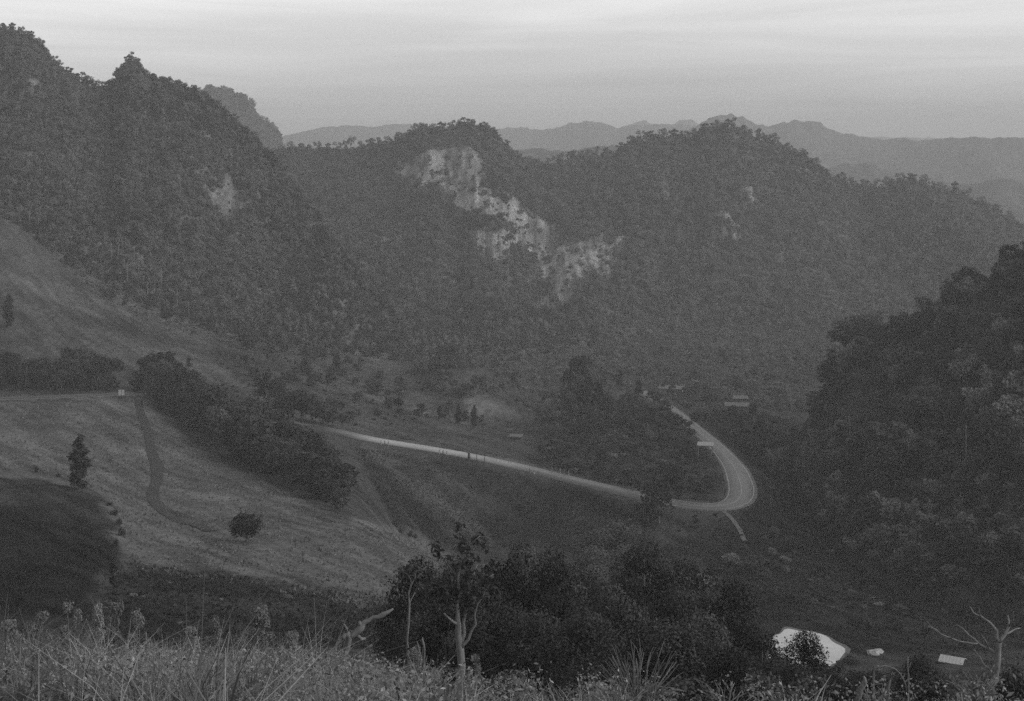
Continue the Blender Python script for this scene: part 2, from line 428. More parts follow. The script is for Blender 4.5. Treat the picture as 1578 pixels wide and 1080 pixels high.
# ------------------------------------------------------------------ mountains
def loft(name, crest, foot, step, nt, back, m, gul=6.0, gscale=28.0, rocks=(), prof=1.0, base=0.06, crest_rough=2.0, rockalb=0.2, drop=0.0, fine=1.0):
    cp = np.array(crest, float); fp = np.array(foot, float)
    px = np.arange(cp[0, 0], cp[-1, 0] + 0.1, step)
    cy_, cd = pchip(cp[:, 0], cp[:, 1], px) + drop, pchip(cp[:, 0], cp[:, 2], px)
    fy, fd = pchip(fp[:, 0], fp[:, 1], px), pchip(fp[:, 0], fp[:, 2], px)
    zc = -(cy_ - HY) / F * cd; zf = -(fy - HY) / F * fd
    t = np.r_[np.linspace(-0.12, 1, nt), 1 + np.linspace(0.04, 1, max(6, nt // 6))]
    T, A = np.meshgrid(t, px, indexing='ij')
    CD, FD, ZC, ZF = [np.broadcast_to(q, T.shape) for q in (cd, fd, zc, zf)]
    tt = np.clip(T, -0.2, 1)
    d = FD + (CD - FD) * tt + np.clip(T - 1, 0, 1) * back
    z = ZF + (ZC - ZF) * np.sign(tt) * np.abs(tt) ** prof
    ov = np.clip(T - 1, 0, 1); z = z - back * 0.55 * ov ** 1.25
    z = z - 35 * np.clip(-T / 0.12, 0, 1)
    x = (A - CX) / F * d
    env = np.clip(tt, 0, 1) * (1 - np.clip(tt, 0, 1)) * 4
    # gullies and buttresses running down the face
    wx = x + 14 * fbm(x / 70 + 5, d / 70, 2)
    n1 = fbm(wx / gscale, tt * 0.9 + 2.0, 4); n2 = fbm(x / (gscale * 0.35), d / (gscale * 0.5), 3)
    n3 = fbm(x / 9.0, d / 9.0 + z / 9.0, 3)
    z = z + env * (gul * n1 + gul * 0.4 * n2) + fine * 0.6 * n3 * (0.3 + env)
    z = z + crest_rough * fbm(x / 13, d * 0 + 7.7, 3) * np.clip((tt - 0.8) * 5, 0, 1)
    py = HY - z / d * F
    ab = base * (1 + 0.35 * n1 * env) * (1 + 0.3 * n2)
    rk = np.zeros(x.shape)
    sn = 0.8 * fbm(x / 3.4, z / 17.0, 3) + 0.5 * fbm(x / 1.9 + 40, z / 5.0, 2) + 0.5 * fbm(x / 11, z / 14, 2)
    for poly, th in rocks:
        mk = inpoly(A + 16 * n3, py + 14 * n2, poly) & (T <= 1) & (sn > th - 0.55)
        rk[mk] = 1
    rk[1:-1, 1:-1] = (rk[1:-1, 1:-1] * 2 + rk[:-2, 1:-1] + rk[2:, 1:-1] + rk[1:-1, :-2] + rk[1:-1, 2:]) / 6
    d = d - rk * (3.0 + 3.0 * fbm(x / 4, z / 25 + 2, 3))          # cliffs stand proud with vertical flutes
    ab = ab * (1 - rk) + rk * rockalb * np.clip(1 + 0.9 * fbm(x / 2.6, z / 19, 3) + 0.35 * fbm(x / 6, z / 6, 2), 0.25, 2)
    x = (A - CX) / F * d
    n, k = x.shape; ix = np.arange(n * k).reshape(n, k)
    q = np.stack([ix[:-1, :-1], ix[:-1, 1:], ix[1:, 1:], ix[1:, :-1]], -1).reshape(-1, 4)
    o = mesh_obj(name, np.stack([x, d, np.maximum(z, -131.5)], -1), q, m, smooth=True, attrs={'alb': ab})
    tag(o, kind='structure')
    return dict(o=o, x=x, y=d, z=z, rk=rk, T=T, A=A, py=py)

def sample(lf, n, tmin=0.0, tmax=1.0, rockp=0.12, clump=0.0, cs=25.0):
    """random points spread evenly over a loft's surface"""
    x, y, z = lf['x'], lf['y'], lf['z']
    p = np.stack([x, y, z], -1)
    a = np.linalg.norm(np.cross(p[1:, :-1] - p[:-1, :-1], p[:-1, 1:] - p[:-1, :-1]), axis=-1)
    t = lf['T'][:-1, :-1]
    a = a * ((t >= tmin) & (t <= tmax)) * np.where(lf['rk'][:-1, :-1] > 0.35, rockp, 1.0)
    if clump: a = a * np.clip(0.55 + clump * fbm(x[:-1, :-1] / cs, (y + 1.4 * z)[:-1, :-1] / cs, 3), 0.02, 2)
    c = np.cumsum(a.ravel()); k = np.searchsorted(c, rng.random(n) * c[-1])
    i, j = np.unravel_index(np.clip(k, 0, a.size - 1), a.shape)
    u, v = rng.random((2, n, 1))
    q = p[i, j] * (1 - u) * (1 - v) + p[i, j + 1] * (1 - u) * v + p[i + 1, j] * u * (1 - v) + p[i + 1, j + 1] * u * v
    return q

LM_CREST = [(-420, -40, 760), (-200, 10, 750), (-60, 38, 745), (8, 44, 740), (45, 50, 742), (62, 66, 744), (90, 98, 748), (130, 124, 752), (158, 132, 755), (172, 126, 757), (184, 106, 758), (203, 90, 758), (218, 102, 758),
            (232, 120, 760), (265, 128, 765), (300, 140, 770), (340, 166, 775), (380, 200, 775), (405, 225, 770), (430, 250, 755), (480, 315, 720), (540, 400, 695), (600, 470, 685), (660, 520, 675), (720, 545, 668)]
LM_FOOT = [(-420, 330, 610), (-60, 325, 610), (8, 335, 600), (60, 375, 592), (110, 412, 590), (200, 470, 590), (300, 505, 595), (400, 528, 605), (450, 536, 610), (500, 540, 625), (560, 546, 640), (660, 550, 652), (720, 556, 658)]
left_mountain = loft('mountain', LM_CREST, LM_FOOT, 3.5, 90, 160, M['slope'], gul=15, gscale=34, base=0.085, drop=4, crest_rough=1.2, rockalb=0.12,
    rocks=[([(308, 292), (330, 285), (352, 272), (372, 300), (372, 350), (345, 348), (330, 325), (315, 310)], 0.35), ([(45, 125), (62, 125), (62, 148), (45, 145)], 0.1)])
CM_CREST = [(300, 250, 1120), (400, 238, 1120), (440, 231, 1115), (520, 228, 1105), (590, 222, 1090), (630, 204, 1075), (650, 198, 1070), (680, 200, 1065), (720, 192, 1060), (745, 194, 1060), (772, 216, 1065), (800, 240, 1080),
            (850, 252, 1110), (900, 243, 1100), (952, 234, 1075), (975, 216, 1065), (1010, 212, 1060), (1060, 210, 1055), (1100, 196, 1050), (1130, 196, 1050), (1150, 203, 1055), (1200, 223, 1060), (1240, 238, 1065),
            (1280, 272, 1080), (1330, 288, 1085), (1370, 283, 1075), (1405, 279, 1065), (1460, 292, 1055), (1520, 318, 1050), (1578, 348, 1050), (1700, 390, 1050), (1950, 420, 1050)]
CM_FOOT = [(300, 520, 760), (400, 528, 760), (560, 545, 745), (700, 548, 740), (800, 540, 750), (900, 525, 780), (1000, 508, 820), (1100, 500, 840), (1250, 505, 840), (1400, 520, 830), (1600, 530, 820), (1950, 540, 820)]
centre_mountain = loft('mountain', CM_CREST, CM_FOOT, 2.2, 150, 220, M['slope'], gul=20, gscale=46, base=0.085, drop=4, crest_rough=1.6, prof=1.12,
    rocks=[([(610, 258), (640, 240), (690, 228), (738, 238), (748, 268), (738, 292), (700, 298), (660, 285), (640, 300), (618, 278)], -0.12),
           ([(690, 288), (740, 278), (792, 315), (832, 342), (822, 362), (770, 338), (735, 326), (690, 325)], -0.12),
           ([(716, 352), (760, 360), (832, 340), (900, 375), (948, 380), (948, 428), (905, 426), (884, 444), (866, 470), (850, 445), (826, 402), (795, 382), (765, 405), (742, 395)], -0.45),
           ([(812, 460), (842, 452), (842, 480), (818, 478)], -0.2),
           ([(1095, 325), (1130, 335), (1130, 375), (1095, 372)], 0.5), ([(1150, 290), (1180, 290), (1180, 315), (1150, 315)], 0.5),
           ([(1020, 280), (1035, 280), (1035, 310), (1020, 310)], 0.4), ([(925, 360), (955, 360), (955, 385), (925, 385)], 0.1)])
RH_CREST = [(1150, 745, 392), (1180, 728, 400), (1210, 700, 410), (1240, 650, 420), (1268, 600, 425), (1300, 545, 428), (1340, 520, 425), (1400, 505, 420), (1450, 490, 418), (1500, 450, 415), (1578, 388, 412), (1700, 300, 410), (1950, 150, 410)]
RH_FOOT = [(1150, 760, 385), (1180, 752, 380), (1210, 760, 372), (1240, 775, 360), (1268, 800, 340), (1300, 845, 312), (1340, 880, 292), (1400, 905, 272), (1450, 918, 262), (1500, 930, 254), (1578, 945, 244), (1700, 965, 236), (1950, 990, 230)]
right_hill = loft('hillside', RH_CREST, RH_FOOT, 3.0, 90, 120, M['slope'], gul=7, gscale=24, base=0.035, crest_rough=1.0)
hump = loft('mountain', [(250, 190, 1800), (300, 150, 1800), (322, 141, 1800), (345, 140, 1800), (372, 152, 1800), (388, 160, 1795), (392, 176, 1790), (404, 186, 1785), (420, 198, 1780), (431, 214, 1775), (437, 236, 1770), (444, 262, 1760)],
            [(250, 330, 1600), (444, 330, 1600)], 2.0, 60, 300, M['far'], gul=9, gscale=40, crest_rough=2.5)
def ridge(crest, d, depth, gul=30, rough=6, step=4.0):
    c = [(a, b, d + 0.06 * d * math.sin(a * 0.011)) for a, b in crest]
    f = [(crest[0][0], HY + 128.0 / (d - depth) * F, d - depth), (crest[-1][0], HY + 128.0 / (d - depth) * F, d - depth)]
    return loft('distant_ridge', c, f, step, 44, depth, M['far'], gul=gul, gscale=depth * 0.11, crest_rough=rough, fine=5)
ridge([(700, 250), (760, 232), (820, 228), (870, 233), (930, 224), (1000, 228), (1100, 240), (1200, 260), (1262, 268), (1292, 254), (1340, 252), (1370, 264), (1412, 276), (1455, 288), (1500, 282), (1540, 276), (1600, 282), (1800, 270), (2000, 280)], 2000, 450, gul=13, rough=3.5)
ridge([(900, 230), (1000, 214), (1060, 200), (1085, 188), (1105, 179), (1122, 177), (1145, 180), (1162, 190), (1182, 194), (1210, 189), (1235, 186), (1258, 188), (1285, 200), (1320, 208), (1360, 213), (1420, 215), (1480, 213), (1540, 211), (1640, 214), (1800, 205), (2100, 215)], 2900, 700, gul=24, rough=5.5)
ridge([(200, 240), (400, 222), (450, 206), (488, 197), (530, 194), (575, 196), (610, 190), (640, 193), (680, 202), (740, 204), (775, 197), (800, 195), (830, 200), (862, 195), (890, 188), (910, 186), (935, 191), (955, 196), (985, 193), (1030, 192), (1070, 193), (1110, 200), (1300, 215), (1700, 220)], 3900, 900, gul=30, rough=6)
ridge([(500, 215), (560, 200), (600, 195), (700, 205), (820, 208), (950, 200), (978, 190), (992, 186), (1006, 191), (1030, 194), (1048, 186), (1062, 184), (1076, 190), (1120, 205), (1300, 210), (1600, 215)], 5000, 1000, gul=32, rough=6)

# ------------------------------------------------------------------ haze: even air around camera and everything inside the sky
hm = bpy.data.materials.new('haze_air'); hm.use_nodes = True
ht = hm.node_tree; ht.nodes.clear()
hv = ht.nodes.new('ShaderNodeVolumePrincipled'); ho = ht.nodes.new('ShaderNodeOutputMaterial')
hv.inputs['Color'].default_value = (0.7, 0.7, 0.7, 1); hv.inputs['Density'].default_value = 0.00028; hv.inputs['Anisotropy'].default_value = 0.0
ht.links.new(hv.outputs[0], ho.inputs['Volume'])
hb = MB(); hb.box((0, 6200, 21), (24600, 14000, 312))
haze = hb.build('haze', hm); tag(haze, kind='stuff')

# ------------------------------------------------------------------ plant prototypes (unit height)
def leaves(n, blobs, size, r, up=0.35, aspect=0.6, hollow=0.55, quad=True):
    """n leaf faces spread through a set of ellipsoid clumps (cx,cy,cz,rx,ry,rz)"""
    b = np.array(blobs, float)
    vol = (b[:, 3] * b[:, 4] * b[:, 5]) ** 0.67; k = r.choice(len(b), n, p=vol / vol.sum())
    v = r.normal(size=(n, 3)); v /= np.linalg.norm(v, axis=1, keepdims=True)
    rad = hollow + (1 - hollow) * r.random((n, 1)) ** 0.6
    rad *= 1 + 0.10 * r.normal(size=(n, 1))
    c = b[k, :3] + v * rad * b[k, 3:]
    nn = v * 0.6 + r.normal(size=(n, 3)) * 0.6; nn[:, 2] += up; nn /= np.linalg.norm(nn, axis=1, keepdims=True)
    a = np.cross(nn, r.normal(size=(n, 3))); a /= np.linalg.norm(a, axis=1, keepdims=True) + 1e-9
    bb = np.cross(nn, a); s = size * (0.55 + 0.9 * r.random((n, 1)))
    vs = np.stack([c + a * s, c + bb * s * aspect + nn * s * 0.12, c - a * s, c - bb * s * aspect + nn * s * 0.12], 1).reshape(-1, 3)
    fs = np.arange(n * 4).reshape(n, 4)
    return vs, fs

def crown_blobs(r, n, z0, z1, w, shape):
    out = []
    for i in range(n):
        t = r.random(); z = z0 + (z1 - z0) * t
        env = {'round': math.sqrt(max(0.05, 1 - (2 * t - 0.9) ** 2)), 'tall': 0.75 * math.sqrt(max(0.08, 1 - (2 * t - 1) ** 2)) + 0.2,
               'cone': 1.05 - 0.95 * t, 'flat': 0.45 + 0.6 * t, 'open': 0.5 + 0.5 * math.sin(t * 3.0)}[shape]
        a = r.random() * 6.283; q = w * env * (0.35 + 0.55 * math.sqrt(r.random()))
        s = w * (0.28 + 0.26 * r.random()) * (0.8 if shape == 'open' else 1)
        out.append((q * math.cos(a), q * math.sin(a), z, s, s, s * (0.7 + 0.3 * r.random())))
    return out

def make_tree(shape, seed, nleaf, size, w=0.36, z0=0.3, nb=16, column=False, leafm='leaf', barkm='bark', trunk_r=0.022, limbs=5, lean=0.03):
    r = np.random.default_rng(seed)
    bl = crown_blobs(r, nb, z0, 0.94 - w * 0.18, w, shape)
    if column:
        bl = []
        for k in range(nb):
            t = k / (nb - 1); q = w * (0.55 + 0.45 * math.sin(math.pi * min(1, t * 0.9 + 0.12))) * (1 if t < 0.85 else 0.75); a = r.random() * 6.283
            bl.append((0.35 * q * math.cos(a), 0.35 * q * math.sin(a), z0 + (0.93 - z0) * t, q * 0.72, q * 0.72, 0.075))
    mb = MB(); top = 0.8
    pts = [(0, 0, -0.12)]
    for k in range(1, 6):
        pts.append((lean * r.normal() * k, lean * r.normal() * k, top * k / 5))
    mb.tube(pts, [trunk_r * (1.25 - 0.19 * k) for k in range(6)], 6)
    for i in range(limbs):
        b = bl[r.integers(len(bl))]
        h = min(b[2] * 0.6, 0.6) * (0.7 + 0.4 * r.random()); k = min(4, int(h / top * 5)); p0 = Vector(pts[k]).lerp(Vector(pts[k + 1]), h / top * 5 - k)
        p2 = Vector(b[:3]); p1 = p0.lerp(p2, 0.5) + Vector((0, 0, 0.05))
        mb.tube([p0, p1, p2], [trunk_r * 0.55, trunk_r * 0.38, trunk_r * 0.14], 5)
    tr = mesh_data('trunk', np.vstack(mb.v), mb.f, M[barkm], smooth=True)
    v, f = leaves(nleaf, bl, size, r)
    cr = mesh_data('crown', v, f, M[leafm])
    return dict(trunk=tr, crown=cr, w=w)

def make_bush(seed, nleaf, size, nb=9, leafm='leaf', w=0.5):
    r = np.random.default_rng(seed)
    bl = []
    for i in range(nb):
        a = r.random() * 6.283; q = w * 0.62 * math.sqrt(r.random()); s = w * (0.3 + 0.3 * r.random())
        bl.append((q * math.cos(a), q * math.sin(a), 0.22 + 0.5 * r.random() * (1 - q), s, s, 0.2 + 0.12 * r.random()))
    mb = MB()
    for i in range(5):
        b = bl[i % nb]; mb.tube([(0, 0, -0.2), (b[0] * 0.4, b[1] * 0.4, b[2] * 0.5), b[:3]], [0.03, 0.02, 0.008], 5)
    st = mesh_data('stem', np.vstack(mb.v), mb.f, M['bark'])
    v, f = leaves(nleaf, bl, size, r)
    return dict(trunk=st, crown=mesh_data('foliage', v, f, M[leafm]), w=w, bush=True)

# far: few, coarse leaf clumps; near: many small leaves
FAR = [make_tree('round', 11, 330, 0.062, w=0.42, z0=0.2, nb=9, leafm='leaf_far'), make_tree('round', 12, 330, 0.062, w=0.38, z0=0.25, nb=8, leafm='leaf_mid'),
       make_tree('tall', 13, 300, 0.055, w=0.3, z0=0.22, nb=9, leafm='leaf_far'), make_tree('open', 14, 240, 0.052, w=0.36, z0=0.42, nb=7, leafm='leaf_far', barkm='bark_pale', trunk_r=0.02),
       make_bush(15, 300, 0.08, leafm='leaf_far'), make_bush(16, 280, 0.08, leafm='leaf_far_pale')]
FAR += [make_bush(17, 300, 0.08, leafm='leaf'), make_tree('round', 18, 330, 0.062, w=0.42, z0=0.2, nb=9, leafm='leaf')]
MID = [make_tree('round', 21, 900, 0.042, w=0.4, z0=0.24, nb=16), make_tree('round', 22, 900, 0.042, w=0.36, z0=0.2, nb=14, leafm='leaf_mid'),
       make_tree('tall', 23, 900, 0.038, w=0.25, z0=0.16, nb=16), make_tree('tall', 24, 800, 0.04, w=0.3, z0=0.2, nb=14, leafm='leaf_mid'),
       make_tree('open', 25, 620, 0.04, w=0.36, z0=0.42, nb=11, leafm='leaf_mid', barkm='bark_pale', trunk_r=0.016), make_tree('cone', 26, 900, 0.04, w=0.36, z0=0.12, nb=16), make_tree('flat', 27, 900, 0.042, w=0.42, z0=0.3, nb=13, leafm='leaf_pale', barkm='bark_pale')]
MBUSH = [make_bush(31, 600, 0.055), make_bush(32, 600, 0.055, leafm='leaf_mid'), make_bush(33, 520, 0.06, leafm='leaf_pale')]
NEAR = [make_tree('round', 41, 9500, 0.0125, w=0.4, z0=0.14, nb=30, leafm='leaf', limbs=8), make_tree('round', 42, 9500, 0.0125, w=0.36, z0=0.12, nb=26, leafm='leaf_deep', limbs=8),
        make_tree('tall', 43, 8000, 0.0125, w=0.28, z0=0.12, nb=28, leafm='leaf', limbs=8), make_tree('open', 44, 3000, 0.018, w=0.36, z0=0.35, nb=20, leafm='leaf_mid', barkm='bark_pale', limbs=9, trunk_r=0.016),
        make_bush(45, 3600, 0.026, nb=16, leafm='leaf_mid')]
NBUSH = [make_bush(51, 2600, 0.033, nb=16, leafm='leaf_deep'), make_bush(52, 2600, 0.033, nb=16, leafm='leaf_pale')]

ROUND = make_tree('round', 71, 2600, 0.03, w=0.46, z0=0.34, nb=26, trunk_r=0.03)
TALL = make_tree('tall', 72, 3000, 0.024, w=0.17, z0=0.1, nb=18, column=True)
def make_weed(seed, leafm, n=2600, size=0.018):
    r = np.random.default_rng(seed); bl = []; mb = MB()
    for k in range(13):
        a = r.random() * 6.283; z = 0.3 + 0.62 * r.random(); q = 0.36 * (1.15 - z) * (0.5 + r.random()); s = 0.07 + 0.07 * r.random()
        bl.append((q * math.cos(a), q * math.sin(a), z, s, s, s * 0.8)); mb.tube([(0, 0, -0.2), (q * 0.4 * math.cos(a), q * 0.4 * math.sin(a), z * 0.5), bl[-1][:3]], [0.012, 0.009, 0.004], 5)
    for k in range(8):
        a = r.random() * 6.283; bl.append((0.25 * math.cos(a), 0.25 * math.sin(a), 0.18 + 0.15 * r.random(), 0.12, 0.12, 0.1))
    v, f = leaves(n, bl, size, r, hollow=0.3, up=0.6)
    return dict(trunk=mesh_data('stem', np.vstack(mb.v), mb.f, M['dry']), crown=mesh_data('foliage', v, f, M[leafm]), w=0.4)
WEED = [make_weed(81, 'leaf_pale', 3600, 0.02), make_weed(82, 'leaf_straw', 3600, 0.02), make_weed(83, 'leaf_straw', 3200, 0.024)]
def put(proto, name, loc, h, wid, label, cat='tree', group=None, rz=None, tilt=0.0):
    """a tree or shrub of height h and crown width wid as a thing with its trunk and crown"""
    s = wid / (2 * proto['w'] * 0.98)
    o = empty(name, loc, random.uniform(0, 6.28) if rz is None else rz, (s, s, h))
    o.rotation_euler[0] = tilt
    for key in ('trunk', 'crown'):
        c = bpy.data.objects.new(proto[key].name.split('.')[0], proto[key]); link(c, o)
    return tag(o, label, cat, group)

# forest masses by geometry nodes, instancing the far trees -----------------
def forest(name, pts, hmin, hmax, weights, label=None, patch=0):
    n = len(pts)
    me = bpy.data.meshes.new(name); me.vertices.add(n); me.vertices.foreach_set('co', np.asarray(pts, np.float32).ravel())
    var = rng.choice(len(weights), n, p=np.array(weights) / sum(weights)).astype(np.int32)
    if patch:
        pn_ = fbm(pts[:, 0] / patch + 3, (pts[:, 1] + 1.5 * pts[:, 2]) / (patch * 1.6), 3)
        pale = rng.random(n) < np.clip((pn_ - 0.05) * 2.2, 0, 0.8 if weights[0] > 1 else 0.3); var = np.where(pale & (weights[5] > 0), np.where(rng.random(n) < 0.6, 5, 3), var).astype(np.int32)
        if weights[0] > 1: var = np.where((pn_ < -0.12) & (rng.random(n) < 0.5), 7, var).astype(np.int32)
    h = hmin + (hmax - hmin) * rng.random(n) ** 2.2; wd = h * (0.75 + 0.5 * rng.random(n))
    h = np.where(np.isin(var, (4, 5, 6)), h * 0.55, h)
    at = me.attributes.new('var', 'INT', 'POINT'); at.data.foreach_set('value', var)
    at = me.attributes.new('scl', 'FLOAT_VECTOR', 'POINT'); at.data.foreach_set('vector', np.stack([wd, wd, h], 1).astype(np.float32).ravel())
    at = me.attributes.new('rot', 'FLOAT_VECTOR', 'POINT'); at.data.foreach_set('vector', np.stack([0 * h, 0 * h, rng.random(n) * 6.28], 1).astype(np.float32).ravel())
    me.update()
    o = link(bpy.data.objects.new(name, me)); tag(o, label, kind='stuff')
    ng = bpy.data.node_groups.new(name, 'GeometryNodeTree')
    ng.interface.new_socket('Geometry', in_out='INPUT', socket_type='NodeSocketGeometry'); ng.interface.new_socket('Geometry', in_out='OUTPUT', socket_type='NodeSocketGeometry')
    N = ng.nodes.new; K = ng.links.new
    gi, go = N('NodeGroupInput'), N('NodeGroupOutput'); J = N('GeometryNodeJoinGeometry'); K(J.outputs[0], go.inputs[0])
    def named(t, nm):
        q = N('GeometryNodeInputNamedAttribute'); q.data_type = t; q.inputs['Name'].default_value = nm; return q.outputs['Attribute']
    av, as_, ar = named('INT', 'var'), named('FLOAT_VECTOR', 'scl'), named('FLOAT_VECTOR', 'rot')
    for k in range(len(FAR)):
        if not (var == k).any(): continue
        cmp_ = N('FunctionNodeCompare'); cmp_.data_type = 'INT'; cmp_.operation = 'EQUAL'
        ii = [s for s in cmp_.inputs if s.type == 'INT']; K(av, ii[0]); ii[1].default_value = k
        jj = N('GeometryNodeJoinGeometry')
        for ob in FAROBJ[k]:
            oi = N('GeometryNodeObjectInfo'); oi.transform_space = 'ORIGINAL'; oi.inputs['Object'].default_value = ob
            K(oi.outputs['Geometry'], jj.inputs[0])
        ip = N('GeometryNodeInstanceOnPoints'); K(gi.outputs[0], ip.inputs['Points']); K(cmp_.outputs[0], ip.inputs['Selection'])
        K(jj.outputs[0], ip.inputs['Instance'])
        er = N('FunctionNodeEulerToRotation'); K(ar, er.inputs[0]); K(er.outputs[0], ip.inputs['Rotation']); K(as_, ip.inputs['Scale'])
        K(ip.outputs[0], J.inputs[0])
    md = o.modifiers.new('trees', 'NODES'); md.node_group = ng
    return o

# the trees that stand out on the skylines, one by one (also lend their meshes to the forest masses)
FAROBJ = [None] * len(FAR)
def lf_at(lf, px, t=1.0):
    j = int(np.argmin(np.abs(lf['A'][0] - px))); i = int(np.argmin(np.abs(lf['T'][:, j] - t)))
    return (float(lf['x'][i, j]), float(lf['y'][i, j]), float(lf['z'][i, j]))
_n = [0]
def far_tree(k, loc, h, wid, label, group, name='ridge_tree', cat='tree'):
    o = put(FAR[k], name, loc, h, wid, label, cat, group)
    if FAROBJ[k] is None: FAROBJ[k] = list(o.children)
    return o
SK = [  # mountain, photo column, height m, width m, prototype
 (left_mountain, 18, 5, 5, 1), (left_mountain, 66, 4.5, 4, 0), (left_mountain, 84, 4, 4, 3), (left_mountain, 104, 4.5, 4.5, 1), (left_mountain, 127, 6, 6, 1), (left_mountain, 136, 5, 5, 0), (left_mountain, 152, 4.5, 5, 3), (left_mountain, 166, 4, 4, 3),
 (left_mountain, 180, 4, 3.5, 2), (left_mountain, 196, 4.5, 4, 1), (left_mountain, 203, 5, 3.5, 2), (left_mountain, 214, 4, 4, 0), (left_mountain, 236, 4.5, 5, 1), (left_mountain, 247, 4, 4, 0), (left_mountain, 258, 5, 5, 3), (left_mountain, 276, 4, 4, 1),
 (left_mountain, 300, 4.5, 4.5, 0), (left_mountain, 335, 4.5, 4, 2), (left_mountain, 362, 5, 5, 1), (left_mountain, 392, 5, 5, 0), (left_mountain, 420, 6, 5, 3)]
for lf, px, h, wd, k in SK:
    far_tree(k, lf_at(lf, px), h, wd, 'small dark tree on the skyline of the tall rocky mountain', 'trees along the crest of the tall mountain')
for px, h, wd, k in [(432, 7, 4, 2), (448, 8, 6, 0), (462, 7, 7, 1), (476, 6, 6, 0), (489, 9, 7, 3), (505, 7, 6, 1), (520, 8, 7, 3), (534, 9, 5, 3), (543, 12, 7, 3), (556, 7, 7, 0), (570, 9, 9, 1), (583, 8, 7, 0), (598, 8, 6, 3), (612, 7, 6, 0),
                     (845, 7, 6, 0), (856, 9, 6, 3), (865, 11, 7, 3), (878, 9, 7, 3), (885, 11, 8, 1), (897, 9, 6, 3), (908, 8, 7, 0), (920, 9, 6, 2), (935, 8, 8, 1)]:
    far_tree(k, lf_at(centre_mountain, px), h, wd, 'thin tree seen against the sky in a saddle of the cliff mountain', 'trees in the saddles of the cliff mountain')
for px, h, wd, k in [(640, 7, 7, 0), (656, 6, 6, 1), (668, 7, 6, 3), (680, 9, 7, 1), (690, 8, 5, 3), (702, 8, 7, 3), (716, 8, 8, 1), (728, 7, 7, 0), (744, 6, 6, 1), (760, 6, 6, 0), (780, 7, 6, 1), (798, 6, 6, 0), (958, 8, 8, 1), (972, 7, 7, 0), (988, 9, 7, 3), (1005, 8, 7, 1),
                     (1022, 9, 8, 0), (1036, 9, 9, 1), (1054, 8, 6, 3), (1070, 7, 7, 0), (1088, 7, 7, 1), (1106, 7, 6, 0), (1122, 8, 6, 1), (1132, 9, 5, 2), (1146, 7, 7, 0), (1172, 10, 8, 1), (1184, 7, 6, 3), (1194, 9, 7, 0), (1216, 7, 7, 1), (1238, 8, 9, 4), (1258, 7, 7, 0), (1272, 6, 6, 1)]:
    far_tree(k, lf_at(centre_mountain, px), h, wd, 'dark tree breaking the skyline on a peak of the cliff mountain', 'trees on the peaks of the cliff mountain')
for px, h, wd, k in [(1296, 10, 8, 1), (1312, 8, 7, 0), (1330, 9, 8, 1), (1352, 9, 6, 3), (1368, 8, 8, 0), (1386, 9, 7, 3), (1402, 8, 9, 1), (1425, 8, 8, 0), (1448, 8, 7, 5), (1470, 10, 7, 1), (1494, 11, 6, 3), (1512, 8, 8, 0), (1535, 8, 7, 1), (1556, 8, 8, 0)]:
    far_tree(k, lf_at(centre_mountain, px), h, wd, 'hazy tree on the long ridge sloping away above the dark hillside', 'trees on the long sloping ridge')

for k_, px_ in ((6, 1400), (7, 1330), (6, 1460), (7, 1505)):
    far_tree(k_, lf_at(right_hill, px_, 0.97), 4.5 if k_ == 6 else 7.0, 6.0, 'dark tree on the crest of the wooded hillside', 'trees on the hillside crest', 'hillside_tree')
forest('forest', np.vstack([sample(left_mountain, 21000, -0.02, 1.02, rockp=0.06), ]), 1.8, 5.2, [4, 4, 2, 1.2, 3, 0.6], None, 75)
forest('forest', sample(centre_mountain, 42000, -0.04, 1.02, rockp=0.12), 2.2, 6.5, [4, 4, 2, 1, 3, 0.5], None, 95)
forest('forest', sample(hump, 1500, 0.3, 1.02), 6, 10, [4, 4, 2, 1, 2, 0], None)

# ------------------------------------------------------------------ right hillside: trees one by one
pr = sample(right_hill, 900, 0.05, 1.05, clump=1.3, cs=22)
keep = (CX + F * pr[:, 0] / pr[:, 1]) < 1640
pr = pr[keep]; pr = pr[np.argsort(pr[:, 1])]
own, rest = pr[:300], pr[300:]
hl = {'upper': 'broadleaf tree on the upper part of the dark wooded hillside', 'mid': 'broadleaf tree half way up the dark wooded hillside', 'low': 'broadleaf tree at the foot of the dark wooded hillside'}
order = rng.permutation(len(pr)); own = pr[order[:300]]; rest = pr[order[300:]]
for (x, y, z) in own:
    k = random.choices(range(7), [2, 4, 1, 3, 2, 0.6, 2.0])[0]
    py = HY - z / y * F; sec = 'upper' if py < 610 else 'mid' if py < 760 else 'low'
    h = random.choice([4, 5, 6, 6, 7, 8, 10]) * random.uniform(0.85, 1.15) * (1.0 if sec != 'low' else 0.75)
    put(MID[k], 'hillside_tree', (x, y, z), h, h * random.uniform(0.7, 1.1), hl[sec], 'tree', 'trees on the %s dark hillside' % sec)
forest('undergrowth', sample(right_hill, 4200, 0, 1.03, clump=0.8, cs=16), 1.2, 5.0, [0.6, 0.6, 0.5, 0.3, 0.8, 0.4, 5, 2], None, 24)

